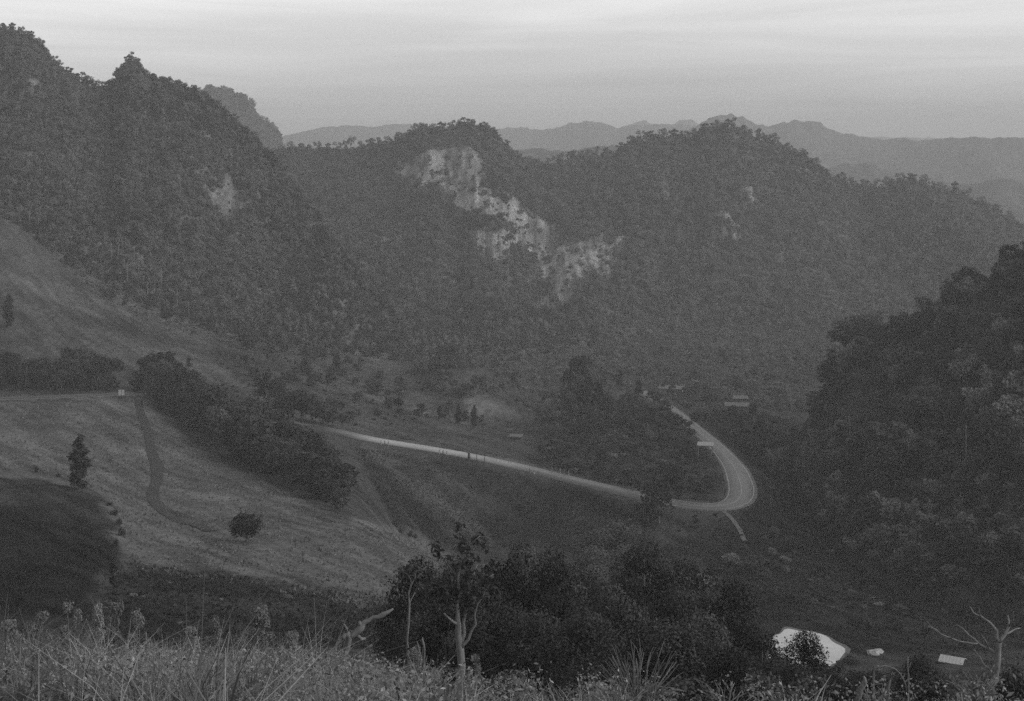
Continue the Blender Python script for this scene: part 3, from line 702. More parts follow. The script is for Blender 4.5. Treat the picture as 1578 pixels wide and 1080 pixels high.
# ------------------------------------------------------------------ road, shoulders, markings
def offset_path(path, off):
    t = np.gradient(path[:, :2], axis=0); t /= np.linalg.norm(t, axis=1, keepdims=True)
    nrm = np.stack([-t[:, 1], t[:, 0]], 1)
    o = path.copy(); o[:, :2] += nrm * (off if np.isscalar(off) else np.asarray(off)[:, None]); return o
def ribbon(name, path, half, mtl, dz=0.0, alb=None, skirt=0.0, parent=None):
    a, b = offset_path(path, -np.asarray(half) if not np.isscalar(half) else -half), offset_path(path, half)
    a[:, 2] += dz; b[:, 2] += dz; n = len(path)
    rows = [a, b]
    if skirt:
        a2, b2 = a.copy(), b.copy(); a2[:, 2] -= skirt; b2[:, 2] -= skirt; rows = [a2, a, b, b2]
    v = np.stack(rows, 1).reshape(-1, 3); k = len(rows)
    ix = np.arange(n * k).reshape(n, k)
    q = np.stack([ix[:-1, :-1], ix[:-1, 1:], ix[1:, 1:], ix[1:, :-1]], -1).reshape(-1, 4)[:, ::-1]
    return mesh_obj(name, v, np.ascontiguousarray(q), mtl, parent, attrs=None if alb is None else {'alb': np.repeat(alb, k)})
rpx = CX + F * road_c[:, 0] / road_c[:, 1]
s_len = np.r_[0, np.cumsum(np.linalg.norm(np.diff(road_c, axis=0), axis=1))]
i_h = int(np.argmax(rpx))                                   # outermost point of the bend
bend = np.exp(-((s_len - s_len[i_h]) / 38) ** 2)
half = 2.3 + 1.0 * bend
i_s = int(np.argmin(np.abs(rpx[:i_h] - 560)))
ralb = 0.085 - 0.04 * np.clip((s_len[i_s] - s_len) / 20, 0, 1) + 0.2 * np.clip((s_len[i_h] - 60 - s_len) / 30, 0, 1) * np.clip((s_len - s_len[i_s] + 6) / 12, 0, 1) * (1 + 0.1 * vnoise(s_len / 7, 0 * s_len))  # straight made paler: grazing sky reflection put into the road colour
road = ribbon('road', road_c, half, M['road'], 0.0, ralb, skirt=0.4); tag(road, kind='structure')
sh = ribbon('road_shoulder', road_c, half + 0.55, M['gravel'], -0.09, None, skirt=0.5); tag(sh, kind='structure')
on = slice(max(0, i_h - 30), len(road_c) - 60)
for nm, off in (('edge_line', 1), ('edge_line', -1), ('centre_line', 0)):
    lp = offset_path(road_c, off * (half - 0.35))[on]
    ribbon(nm, lp, 0.085 if off else 0.07, M['line'], 0.02, parent=road)

def draped(name, pts, half, mtl, n=90, dz=0.16, dmin=60):
    p = smooth_path([hit(a, b, dmin) for a, b in pts], n, 4)
    cols = []
    for f in (-1, -0.5, 0, 0.5, 1):
        wv = half * (1 + 0.25 * vnoise(np.arange(n) / 6.0 + f * 7, np.arange(n) * 0 + 3.0))
        q = offset_path(p, f * wv); q[:, 2] = ground_z(q[:, 0], q[:, 1]) + dz - 0.05 * (abs(f) == 1); cols.append(q)
    v = np.stack(cols, 1).reshape(-1, 3); ix = np.arange(n * 5).reshape(n, 5)
    q = np.stack([ix[:-1, :-1], ix[:-1, 1:], ix[1:, 1:], ix[1:, :-1]], -1).reshape(-1, 4)
    return tag(mesh_obj(name, v, q, mtl, smooth=True), kind='structure')
draped('dirt_path', [(213, 617), (217, 634), (224, 655), (233, 690), (243, 722), (243, 742), (236, 758), (235, 770), (247, 784), (265, 797), (290, 808), (325, 820)], 1.15, M['dirt'], dmin=150)
draped('footpath', [(1112, 788), (1124, 797), (1134, 809), (1141, 822), (1148, 836)], 0.55, M['gravel'], 40, dmin=150)

# pond and pale things near it
pn = 48; ang = np.linspace(0, 2 * math.pi, pn, endpoint=False)
pr_ = 1 + 0.10 * np.sin(2 * ang + 0.6) + 0.06 * np.sin(3 * ang + 2)
pr_ = pr_ + 0.05 * np.sin(7 * ang + 1) + 0.03 * np.sin(11 * ang)
pv = [(POND[0] + 5.2 * a * math.cos(t) + 1.2 * math.sin(t), POND[1] + 9.0 * a * math.sin(t) - 0.16 * 6 * math.cos(t), -70.25) for t, a in zip(ang, pr_)]
pond = mesh_obj('pond', pv, [tuple(range(pn))], M['water']); tag(pond, kind='structure')

mud = [(POND[0] + (x - POND[0]) * (1.1 + 0.05 * math.sin(5 * t)), POND[1] + (y - POND[1]) * (1.08 + 0.05 * math.sin(4 * t + 1)), -70.31) for (x, y, z), t in zip(pv, ang)]
tag(mesh_obj('pond_bank', mud, [tuple(range(pn))], M['gravel']), kind='structure')
def box_thing(name, loc, rz, label, cat, group=None):
    return tag(empty(name, loc, rz), label, cat, group)
def gable_roof(parent, w_, l_, z, h, over=0.35, mtl='roof', th=0.08):
    for s in (-1, 1):
        mb = MB(); run = w_ / 2 + over
        a = math.atan2(h, w_ / 2)
        n = 14                                                  # corrugated sheet
        for i in range(n):
            y0, y1 = -l_ / 2 - over + (l_ + 2 * over) * i / n, -l_ / 2 - over + (l_ + 2 * over) * (i + 1) / n
            zz = 0.03 * (i % 2)
            v = [(0, y0, z + h + zz), (0, y1, z + h + zz), (s * run, y1, z + h - run * math.tan(a) + zz), (s * run, y0, z + h - run * math.tan(a) + zz)]
            v += [(x, y, q - th) for x, y, q in v]
            mb.add(v, [(0, 1, 2, 3), (7, 6, 5, 4), (0, 4, 5, 1), (1, 5, 6, 2), (2, 6, 7, 3), (3, 7, 4, 0)])
        mb.build('roof_sheet', M[mtl], parent)
def hut(loc, rz, w_, l_, h, label, roof='roof', rh=1.0, open_=False):
    o = box_thing('hut', loc, rz, label, 'hut')
    if not open_ and h < 2:
        mb = MB()
        for s in (-1, 1):
            mb.box((s * w_ / 2, 0, h / 2 - 0.3), (0.12, l_, h + 0.55)); mb.box((0, s * (l_ / 2 - 0.05), h / 2 - 0.3), (w_ - 0.13, 0.1, h + 0.55))
        mb.build('wall', M['wood'], o)
    elif not open_:
        mb = MB()
        for s in (-1, 1):
            mb.box((s * w_ / 2, 0, h / 2 - 0.3), (0.12, l_, h + 0.6)); mb.box((0, s * (l_ / 2 - 0.05), h / 2 - 0.3), (w_ - 0.13, 0.1, h + 0.6))
        mb.build('wall', M['wood'], o)
        mb = MB(); mb.box((-w_ / 2 - 0.03, l_ * 0.1, 0.9), (0.08, 0.9, 1.9)); mb.build('door', M['black'], o)
        mb = MB(); mb.box((-w_ / 2 - 0.03, -l_ * 0.25, 1.4), (0.08, 0.8, 0.7)); mb.build('window', M['black'], o)
    for sx in (-1, 1):
        for sy in (-1, 1):
            mb = MB(); mb.box((sx * (w_ / 2 + 0.08), sy * (l_ / 2 + 0.08), h / 2 - 0.4), (0.14, 0.14, h + 0.8)); mb.build('post', M['wood'], o)
    gable_roof(o, w_, l_, h, rh, mtl=roof)
    return o
hut(hit(1035, 606, 450), R(72), 5.0, 9.5, 2.2, 'long low hut with pale sheet roof beside the valley road', rh=0.9)
hut(hit(1136, 634, 420), R(78), 4.4, 8.0, 2.2, 'hut with bright roof beyond the hedge below the far mountain', rh=0.9)
hut(hit(1141, 621, 420), R(84), 3.6, 5.0, 2.0, 'small grey hut standing behind the bright roofed hut', rh=0.8)
hut(hit(648, 637, 380), R(60), 2.4, 3.6, 1.5, 'tiny pale roofed field hut below the terraced meadow', rh=0.5)
hut(hit(796, 676, 380), R(80), 2.2, 3.4, 1.0, 'low pale roofed field shelter below the rounded knoll', rh=0.4, open_=True)
hut(hit(1468, 1022, 120), R(60), 2.2, 2.6, 0.55, 'small white roofed shed near the leafless tree', roof='white', rh=0.4)

# roadside shelter
sp = gpt(1087, 392); o = box_thing('roadside_shelter', (sp[0], sp[1], sp[2]), R(-12), 'open roadside shelter with flat pale roof inside the road bend', 'shelter')
mb = MB(); mb.box((0, 0, 2.75), (4.4, 3.0, 0.16), rx=R(9)); mb.build('roof', M['stone'], o)
for sx in (-1.8, 1.8):
    for sy in (-1.1, 1.1):
        mb = MB(); mb.box((sx, sy, 1.0), (0.2, 0.2, 3.3 + sy * 0.28)); mb.build('post', M['concrete'], o)
mb = MB(); mb.box((-1.8, 0, 0.5), (0.1, 2.0, 1.8)); mb.build('side_wall', M['concrete'], o)
mb = MB(); mb.box((0, 0.9, 0.2), (3.4, 0.12, 1.4)); mb.build('back_wall', M['wood'], o)
mb = MB(); mb.box((0, 0.5, 0.45), (3.0, 0.4, 0.08)); mb.build('bench', M['wood'], o)

# board beside the road
bp = hit(187, 612, 330); o = box_thing('sign_board', bp, R(6), 'white two panel board on posts beside the road', 'sign')
for sx in (-0.75, 0.75):
    mb = MB(); mb.box((sx * 0.9, 0.06, 0.5), (0.1, 0.08, 2.6)); mb.build('post', M['wood'], o)
for sx in (-0.42, 0.42):
    mb = MB(); mb.box((sx, 0, 1.25), (0.72, 0.06, 1.5)); mb.build('panel', M['white'], o)

# guide posts
def guide_mesh():
    mb = MB(); mb.tube([(0, 0, -0.5), (0, 0, 0.95)], [0.11, 0.10], 8); body = mesh_data('post', np.vstack(mb.v), mb.f, M['white'])
    mb = MB()
    for z in (0.3, 0.68): mb.tube([(0, 0, z), (0, 0, z + 0.16)], [0.118, 0.118], 8)
    return body, mesh_data('stripe', np.vstack(mb.v), mb.f, M['black'])
GB, GS = guide_mesh()
def guide(px, side, label, group):
    i = int(np.argmin(np.abs(rpx[:i_h] - px))); e = offset_path(road_c, side * (half + 0.5))[i]
    o = tag(empty('guide_post', (e[0], e[1], e[2] - 0.02)), label, 'post', group)
    link(bpy.data.objects.new('post', GB), o); link(bpy.data.objects.new('stripe', GS), o)
for px in (596, 600.5, 604.5, 608.5): guide(px, -1, 'striped guide post where the pale road starts from behind the trees', 'guide posts at the start of the pale road')
for px in (686, 690, 694, 698.5): guide(px, -1, 'striped guide post half way along the straight pale road', 'guide posts half way along the road')
for k in range(12): guide(822 + 4.3 * k, 1 if k > 4 else -1, 'striped guide post in the long row on the descending road', 'long row of guide posts')
for px, h, r_, lb, nm in ((733, 1.6, 0.32, 'stout dark post standing at the edge of the pale road', 'marker_post'), (746, 2.6, 0.09, 'thin dark pole at the road edge next to the stout post', 'pole'), (757, 3.0, 0.09, 'thin taller dark pole on the bank below the road', 'pole')):
    i = int(np.argmin(np.abs(rpx[:i_h] - px))); e = offset_path(road_c, -(half + 0.9))[i]
    mb = MB(); mb.tube([(0, 0, -0.8), (0, 0, h * 0.5), (0, 0, h)], [r_, r_ * 0.95, r_ * 0.8], 8)
    mb.tube([(0, 0, h), (0, 0, h + 0.08)], [r_ * 1.2, r_ * 0.9], 8)
    o = mb.build(nm, M['black']); o.location = e; tag(o, lb, 'post')

# ------------------------------------------------------------------ scattering on the valley ground
_pt = np.stack([XX, DD, ZZ], -1)
_area = np.linalg.norm(np.cross(_pt[1:, :-1] - _pt[:-1, :-1], _pt[:-1, 1:] - _pt[:-1, :-1]), axis=-1)
def on_ground(n, poly, d0, d1, clump=0.0, cs=14.0, road_gap=6.0):
    a = _area * (inpoly(PX[:-1, :-1], PY[:-1, :-1], poly) & (DD[:-1, :-1] > d0) & (DD[:-1, :-1] < d1))
    if clump: a = a * np.clip(0.5 + clump * fbm(XX[:-1, :-1] / cs, DD[:-1, :-1] / cs, 3), 0, 2)
    c = np.cumsum(a.ravel()); k = np.clip(np.searchsorted(c, rng.random(n) * c[-1]), 0, a.size - 1); i, j = np.unravel_index(k, a.shape)
    u, v = rng.random((2, n, 1))
    p = _pt[i, j] * (1 - u) * (1 - v) + _pt[i, j + 1] * (1 - u) * v + _pt[i + 1, j] * u * (1 - v) + _pt[i + 1, j + 1] * u * v
    if road_gap: p = p[path_dist(p[:, 0], p[:, 1], _road_coarse)[0] > road_gap]
    return p

VALLEY = [(690, 560), (720, 530), (1000, 480), (1400, 470), (1400, 640), (1200, 640), (1060, 640), (960, 600), (870, 640), (840, 660), (760, 620), (690, 600)]
forest('undergrowth', np.vstack([on_ground(2600, VALLEY, 520, 960, 0.9, 40)]), 1.5, 6.0, [3, 3, 1.5, 0.6, 5, 0.9])
forest('undergrowth', np.vstack([on_ground(1500, [(825, 610), (1050, 600), (1090, 690), (1130, 770), (960, 752), (830, 715)], 345, 540, 0.8, 12, 7.5), on_ground(420, [(1040, 640), (1190, 640), (1240, 720), (1180, 760), (1120, 690)], 380, 560, 0.8, 12, 7.5)]),
       0.8, 3.0, [0.2, 0.2, 0.2, 0.2, 0.8, 0.2, 5, 1])
forest('undergrowth', np.vstack([on_ground(500, [(330, 520), (450, 520), (560, 600), (680, 650), (560, 660), (400, 640), (330, 590)], 395, 640, 1.0, 12, 7), on_ground(900, [(1150, 740), (1500, 850), (1578, 1000), (1250, 960), (1100, 900), (1000, 850)], 150, 380, 1.0, 18)]),
       0.5, 1.9, [0.1, 0.1, 0.1, 0.1, 0.6, 0.15, 5, 0.6])
forest('undergrowth', on_ground(2600, [(560, 1110), (620, 930), (700, 880), (870, 850), (1000, 800), (1100, 870), (1190, 960), (1300, 1040), (1578, 1050), (1700, 1110)], 40, 200, 0.4, 10), 0.6, 2.4, [0.1, 0.1, 0.1, 0.1, 0.5, 0.1, 6, 0.8])
forest('undergrowth', on_ground(260, [(160, 870), (330, 880), (470, 905), (620, 935), (620, 1000), (160, 1000)], 90, 260, 0.9, 9), 0.4, 1.2, [0, 0, 0, 0, 1, 0.2, 5, 0])

def at_px(proto, px, py, hpx, wpx, label, name='broadleaf_tree', cat='tree', group=None, dmin=60, d=None):
    g_ = gpt(px, d) if d else hit(px, py, dmin)
    return put(proto, name, g_, hpx / F * g_[1], wpx / F * g_[1], label, cat, group)

# trees of the dark diagonal row
row = [(214, 606), (236, 618), (252, 632), (270, 645), (288, 658), (304, 668), (320, 680), (336, 690), (352, 699), (368, 708), (384, 717), (399, 724), (414, 731), (428, 738), (442, 745), (456, 752), (470, 759), (484, 766), (498, 774), (512, 781), (525, 788)]
for i, (px, py) in enumerate(row):
    for j in range(3):
        q = i / 20
        h = random.uniform(44, 66) * (0.62 + 0.55 * math.sin(q * 3.0) ** 0.7 if q > 0 else 0.62) * (1.0 if j == 0 else 1.1)
        a, b = px + j * 9 + random.uniform(-4, 4), py - j * 12 - random.uniform(0, 4)
        if a > 541: continue
        last = i >= 19 and j == 0
        at_px(MID[random.choice([0, 1, 2, 3, 2])], a, b, h, h * random.uniform(0.5, 0.8), 'tree in the dark diagonal row running down the grassy slope', 'row_tree', 'tree', 'trees of the dark diagonal row', dmin=180)
for px, py, h, wd in [(230, 606, 44, 46), (250, 614, 38, 40)]:
    at_px(MID[0], px, py, h, wd, 'rounded tree at the top end of the dark diagonal row', 'row_tree', 'tree', 'trees at the top of the diagonal row', dmin=300)
# clump behind the road
for px, py, h, wd in [(300, 612, 34, 30), (352, 632, 24, 26), (372, 642, 26, 28), (392, 646, 30, 30), (414, 650, 34, 32), (436, 656, 40, 36), (452, 660, 44, 38), (466, 664, 52, 46), (482, 667, 46, 40), (498, 668, 38, 30), (512, 668, 30, 24), (528, 668, 24, 20), (400, 620, 36, 26), (414, 622, 50, 34), (426, 628, 44, 30), (438, 632, 34, 26)]:
    at_px(MID[random.choice([0, 1, 3])], px, py, h, wd, 'dark tree of the clump on the uphill side of the road', 'roadside_tree', 'tree', 'clump uphill of the road', dmin=396)
# bank above the road at the edge of the picture
for i in range(46):
    px = random.uniform(-15, 185); py = random.uniform(568, 604)
    h = random.uniform(16, 34)
    at_px(random.choice(MBUSH[:1] + MBUSH[:1] + [MID[0]]), px, py, h, h * random.uniform(1.0, 1.7), 'dark shrub in the thicket on the bank above the road', 'shrub', 'shrub', 'thicket on the road bank', dmin=398)
for px, py, h, wd in [(104, 558, 24, 22), (120, 562, 26, 30), (140, 560, 20, 16), (158, 578, 18, 16)]:
    at_px(MID[0], px, py, h, wd, 'small round tree poking out above the bank thicket', 'broadleaf_tree', 'tree', 'round trees above the thicket', dmin=398)

forest('undergrowth', on_ground(520, [(640, 535), (800, 535), (805, 600), (700, 622), (645, 605)], 530, 680, 0.5, 20), 1.5, 6, [3, 3, 1, 0.4, 4, 0.2])
# trees that stand alone
at_px(TALL, 122, 755, 86, 34, 'tall narrow dark tree standing alone on the grass', 'lone_tree', dmin=150)
at_px(ROUND, 378, 836, 48, 46, 'small round leafy tree standing alone on the grassy slope', 'lone_tree', dmin=150)
at_px(TALL, 14, 505, 52, 17, 'narrow dark tree cut by the edge of the picture', 'lone_tree', dmin=420)
at_px(MID[5], 291, 568, 18, 12, 'little cone shaped tree on the pale upper meadow', 'lone_tree', dmin=420)
at_px(TALL, 520, 572, 27, 16, 'egg shaped dark tree alone on the terraced meadow', 'lone_tree', dmin=420)
at_px(MID[3], 193, 474, 20, 9, 'small tree in front of the forest edge on the high meadow', 'lone_tree', dmin=420)
at_px(MID[3], 106, 412, 30, 14, 'dark tree among the pale trunks high on the slope', 'lone_tree', dmin=440)
at_px(MID[0], 538, 652, 20, 18, 'small round tree right of the roadside clump', 'lone_tree', dmin=396)
for px, py, h, wd, k in [(678, 646, 22, 9, 2), (706, 653, 30, 12, 2), (731, 658, 34, 12, 2), (717, 650, 18, 14, 0), (742, 652, 14, 10, 3), (688, 640, 14, 10, 0)]:
    at_px(TALL if k == 2 else MID[k], px, py, h, wd, 'slim dark tree in the short line below the rounded knoll', 'slim_tree', 'tree', 'slim trees below the knoll', dmin=400)
for px, py, h, wd, k in [(880, 636, 84, 34, 3), (893, 636, 92, 36, 2), (906, 640, 72, 38, 0), (921, 642, 58, 36, 1), (874, 644, 50, 28, 3), (935, 645, 40, 30, 0)]:
    at_px(MID[k], px, py, h, wd, 'tall dark tree in the pointed clump in the middle of the valley', 'valley_tree', 'tree', 'pointed clump in mid valley', dmin=400)
at_px(MID[3], 932, 592, 24, 12, 'small tree on the ridge line beside the pointed clump', 'valley_tree', dmin=430)
at_px(MID[2], 957, 596, 28, 13, 'narrow tree on the ridge line between clump and long hut', 'valley_tree', dmin=430)
at_px(MID[5], 984, 612, 28, 16, 'cone shaped tree just left of the long hut', 'valley_tree', dmin=430)
for px, py, h, wd, k in [(1160, 645, 24, 16, 0), (1172, 672, 26, 22, 0), (1130, 642, 18, 20, 0), (1118, 646, 16, 20, 1), (1100, 650, 14, 22, 0), (1086, 648, 14, 22, 1), (1072, 650, 16, 22, 0), (1145, 652, 20, 20, 1)]:
    at_px(MID[k], px, py, h, wd, 'rounded dark tree around the huts on the valley floor', 'valley_tree', 'tree', 'trees around the huts', dmin=420)
for px, py, h, wd, k in [(997, 793, 66, 34, 2), (1015, 795, 76, 42, 0)]:
    at_px(MID[k], px, py, h, wd, 'tall dark tree of the pair standing in front of the road', 'roadside_tree', 'tree', 'pair in front of the road', d=322)
for px, py, h, wd, k in [(1046, 771, 52, 46, 0), (1068, 769, 38, 38, 1), (976, 758, 28, 26, 1), (1086, 764, 26, 28, 0), (1030, 752, 26, 26, 0)]:
    at_px(MID[k], px, py, h, wd, 'round dark tree inside the road bend', 'roadside_tree', 'tree', 'trees inside the bend', dmin=338)
for px, py, h, wd in [(610, 812, 16, 10), (618, 822, 10, 9), (632, 828, 11, 10), (640, 830, 9, 9), (57, 728, 12, 8), (90, 735, 7, 8)]:
    at_px(MBUSH[0], px, py, h, wd, 'little round bush on the grassy slope', 'bush', 'bush', 'little bushes on the slope', dmin=180)
for px, py, h, wd in [(176, 790, 12, 14), (184, 806, 14, 12), (187, 822, 16, 14), (178, 838, 14, 10), (175, 905, 46, 14), (168, 776, 8, 12), (30, 925, 16, 18), (70, 932, 12, 14)]:
    at_px(MBUSH[0] if h < 40 else MID[2], px, py + 4, h, wd, 'dark bush along the border of the ploughed field', 'bush', 'bush', 'bushes along the field border', dmin=90)
for px, py, h in [(279, 815, 9), (297, 821, 13), (455, 845, 14), (467, 866, 15), (551, 905, 8), (388, 872, 6)]:
    b = hit(px, py, 150); mb = MB(); hh = h / F * b[1]
    mb.tube([(0, 0, -0.3), (0.03, 0, hh * 0.6), (-0.04, 0, hh)], [0.09, 0.07, 0.05], 6); mb.tube([(0.03, 0, hh * 0.55), (0.25, 0.05, hh * 0.95)], [0.05, 0.03], 5); mb.tube([(0.02, 0, hh * 0.5), (-0.22, 0.02, hh * 0.85)], [0.05, 0.03], 5)
    o = mb.build('tree_stump', M['black']); o.location = b; tag(o, 'dark forked tree stump left standing in the grass', 'stump', 'stumps in the grass')
for k, (px, py, h, wd) in enumerate([(1192, 800, 16, 22), (1189, 812, 14, 16), (1193, 822, 13, 16), (1190, 832, 12, 14), (1194, 842, 14, 16), (1190, 856, 16, 14), (1165, 838, 16, 16), (1198, 878, 14, 20), (1215, 868, 12, 14), (1233, 805, 18, 20), (1160, 880, 30, 46), (1130, 872, 26, 36), (1100, 885, 24, 34)]):
    at_px(MBUSH[k % 3], px, py, h, wd, 'rounded shrub on the valley bottom below the road bend', 'shrub', 'shrub', 'shrubs below the bend', dmin=150)
for k, (px, py, h, wd) in enumerate([(1380, 830, 30, 60), (1410, 840, 34, 60), (1345, 860, 24, 50), (1440, 810, 40, 60), (1330, 850, 20, 34), (1290, 775, 10, 30), (1270, 800, 12, 34), (1305, 765, 10, 24)]):
    at_px(MBUSH[0], px, py, h, wd, 'dark spreading shrub on the open slope below the wooded hillside', 'shrub', 'shrub', 'shrubs below the hillside', dmin=200)
# scattered shrubs and young trees on the middle slopes
MS = [((330, 520), (450, 525), (560, 560), (700, 600), (690, 650), (560, 640), (400, 600)), ((100, 350), (200, 440), (330, 500), (480, 525), (440, 545), (300, 520), (150, 460), (60, 380)),
      ((840, 660), (880, 640), (1050, 640), (1110, 720), (1090, 760), (960, 745), (850, 715)), ((1180, 780), (1330, 860), (1500, 930), (1578, 960), (1578, 1010), (1300, 985), (1160, 900))]
for q, (poly, nn, d0, d1, hl_, hh_, lb) in enumerate([(MS[0], 70, 400, 640, 8, 22, 'scattered shrub on the terraced meadow above the road'), (MS[1], 60, 430, 640, 8, 24, 'young tree scattered along the edge of the mountain forest'), (MS[2], 60, 350, 520, 10, 24, 'shrub on the overgrown hill inside the road loop'), (MS[3], 60, 180, 380, 8, 20, 'low shrub scattered over the dark valley slope')]):
    for p in on_ground(nn, poly, d0, d1, 0.8, 14, 7.0):
        h = random.uniform(hl_, hh_) / F * p[1]; k = random.choice([MBUSH[0], MBUSH[1], MBUSH[1], MID[0], MID[1], MID[3]])
        put(k, 'shrub' if q != 1 else 'young_tree', tuple(p), h, h * random.uniform(0.7, 1.3), lb, 'shrub' if q != 1 else 'tree', lb.split(' ', 1)[1])
forest('undergrowth', on_ground(900, MS[1], 430, 640, 1.0, 10), 0.8, 2.6, [0.5, 0.5, 0.5, 0.2, 5, 1.5])
# bushes hiding the near shore of the pond and the shed
for px, d, h, wd in [(1188, 188, 2.2, 4.0), (1206, 187, 1.8, 4.0), (1224, 186, 1.6, 4.0), (1262, 186, 1.6, 4.0), (1282, 188, 1.8, 4.0), (1300, 192, 1.6, 3.6), (1172, 194, 3.0, 4.0), (1316, 200, 1.4, 3.0)]:
    put(random.choice(NBUSH[:1] + [NEAR[4]]), 'shrub', gpt(px, d), h, wd, 'dark bush on the near shore of the white pond', 'shrub', 'bushes on the pond shore')
for px, d, h, wd in [(1452, 150, 1.6, 3.0), (1468, 146, 1.5, 3.4), (1486, 150, 1.8, 3.2), (1508, 140, 2.6, 4.0), (1540, 120, 3.0, 4.0), (1420, 130, 2.2, 4.0), (1385, 120, 2.6, 4.0), (1350, 110, 2.4, 4.0), (1570, 100, 3.0, 4.0), (1500, 90, 2.5, 4.0), (1440, 80, 2.6, 4.0)]:
    put(random.choice(NBUSH[:1] + [NEAR[4]]), 'shrub', gpt(px, d), h, wd, 'dark bush around the small white roofed shed', 'shrub', 'bushes around the shed')
for px, d, h, wd in [(1040, 455, 4.5, 5), (1050, 446, 3.5, 4), (1060, 438, 3.2, 4), (1030, 470, 5, 5), (1020, 485, 5, 6), (1068, 426, 2.6, 3.4), (1044, 440, 3, 4), (1010, 500, 5, 6)]:
    q = gpt(px - 4, d); put(random.choice(MID[:2] + MBUSH[:1]), 'roadside_tree', q, h, wd, 'dark bush where the road disappears behind the overgrown hill', 'tree', 'bushes hiding the far road')
# pale slender trunks at the forest edges
def bare_trunk(loc, h, r, label, group, name='bare_tree'):
    mb = MB(); mb.tube([(0, 0, -0.5), (0.1 * random.uniform(-1, 1), 0, h * 0.5), (0.3 * random.uniform(-1, 1), 0, h)], [r, r * 0.8, r * 0.4], 6)
    for k in range(3):
        z = h * random.uniform(0.6, 0.95); a = random.uniform(0, 6.28)
        mb.tube([(0, 0, z), (0.8 * math.cos(a), 0.8 * math.sin(a), z + 0.9)], [r * 0.4, r * 0.15], 5)
    o = mb.build(name, M['bark_far']); o.location = loc; return tag(o, label, 'tree', group)
for px, t in [(1236, 0.3), (1241, 0.28), (1249, 0.35), (1228, 0.25), (1402, 0.55), (1448, 0.55), (1490, 0.3), (1352, 0.4), (1560, 0.5), (1310, 0.35)]:
    bare_trunk(lf_at(right_hill, px, t), random.uniform(7, 11), 0.11, 'slender pale trunk rising in front of the dark wooded hillside', 'pale trunks on the hillside')
for px in (150, 160, 170, 183, 196, 208, 215, 226, 238, 60, 44, 250, 272, 290):
    bare_trunk(lf_at(left_mountain, px, random.uniform(0.02, 0.12)), random.uniform(6, 11), 0.16, 'slender pale trunk at the forest edge above the high meadow', 'pale trunks at the forest edge')

# ------------------------------------------------------------------ foreground: trees on the drop below the viewpoint
fg = [(612, 952, 60, 78), (640, 905, 84, 72), (668, 900, 78, 80), (700, 912, 92, 66), (735, 905, 80, 84), (762, 900, 92, 78), (790, 884, 84, 88), (822, 860, 122, 86), (850, 900, 80, 78), (872, 930, 92, 70), (905, 905, 86, 96), (935, 930, 90, 80),
      (965, 905, 80, 104), (990, 880, 78, 118), (1014, 890, 84, 108), (1040, 930, 90, 84), (1068, 905, 76, 112), (1092, 930, 82, 96), (1120, 935, 86, 90), (1150, 950, 76, 88), (1172, 968, 66, 84), (1240, 972, 74, 70),
      (650, 965, 90, 56), (700, 985, 90, 50), (780, 960, 110, 58), (840, 970, 110, 56), (900, 985, 110, 52), (1010, 985, 110, 56), (1075, 985, 110, 54), (1135, 1000, 100, 52), (1185, 1012, 80, 52), (1225, 1025, 80, 50), (1340, 1035, 80, 50), (1420, 1012, 66, 56), (1290, 1040, 80, 46)]
for i, (px, top, wpx, d) in enumerate(fg):
    b = gpt(px, d); top -= [30, 44, 18, 52, 26][i % 5] if px < 1130 and px != 822 else (20 if px == 822 else 0); hpx = (HY - b[2] / b[1] * F) - top
    if px == 1240:
        put(NEAR[0], 'broadleaf_tree', b, hpx / F * d, wpx / F * d * 1.1, 'bushy dark tree in front of the white pond', 'tree'); continue
    if px == 822:
        put(NEAR[1], 'broadleaf_tree', b, hpx / F * d, wpx / F * d * 1.15, 'broad domed dark tree, the largest crown of the near thicket', 'tree'); continue
    k = [1, 0, 2, 0, 1, 0, 2][i % 7]
    side = 'behind the forked leafy sapling' if px < 760 else 'in the middle of the near thicket' if px < 980 else 'at the pond end of the near thicket'
    put(NEAR[k], 'broadleaf_tree', b, hpx / F * d, wpx / F * d * 1.25, 'dense dark tree ' + side, 'tree', 'near trees ' + side)
for k, (px, py, h, wd) in enumerate([(905, 850, 34, 50), (930, 842, 40, 60), (955, 836, 44, 60), (985, 850, 40, 54), (965, 868, 40, 60), (925, 872, 36, 56), (1000, 868, 36, 46), (895, 872, 28, 30), (1020, 880, 30, 36), (945, 890, 40, 60), (985, 898, 44, 60), (915, 900, 40, 56), (1060, 868, 22, 36), (880, 886, 26, 30)]):
    b = hit(px, py + 6, 130)
    put(NBUSH[0] if k % 3 else NEAR[4], 'shrub', b, h / F * b[1], wd / F * b[1] * 1.3, 'dark shrub on the slope between near thicket and road', 'shrub', 'shrubs between thicket and road')

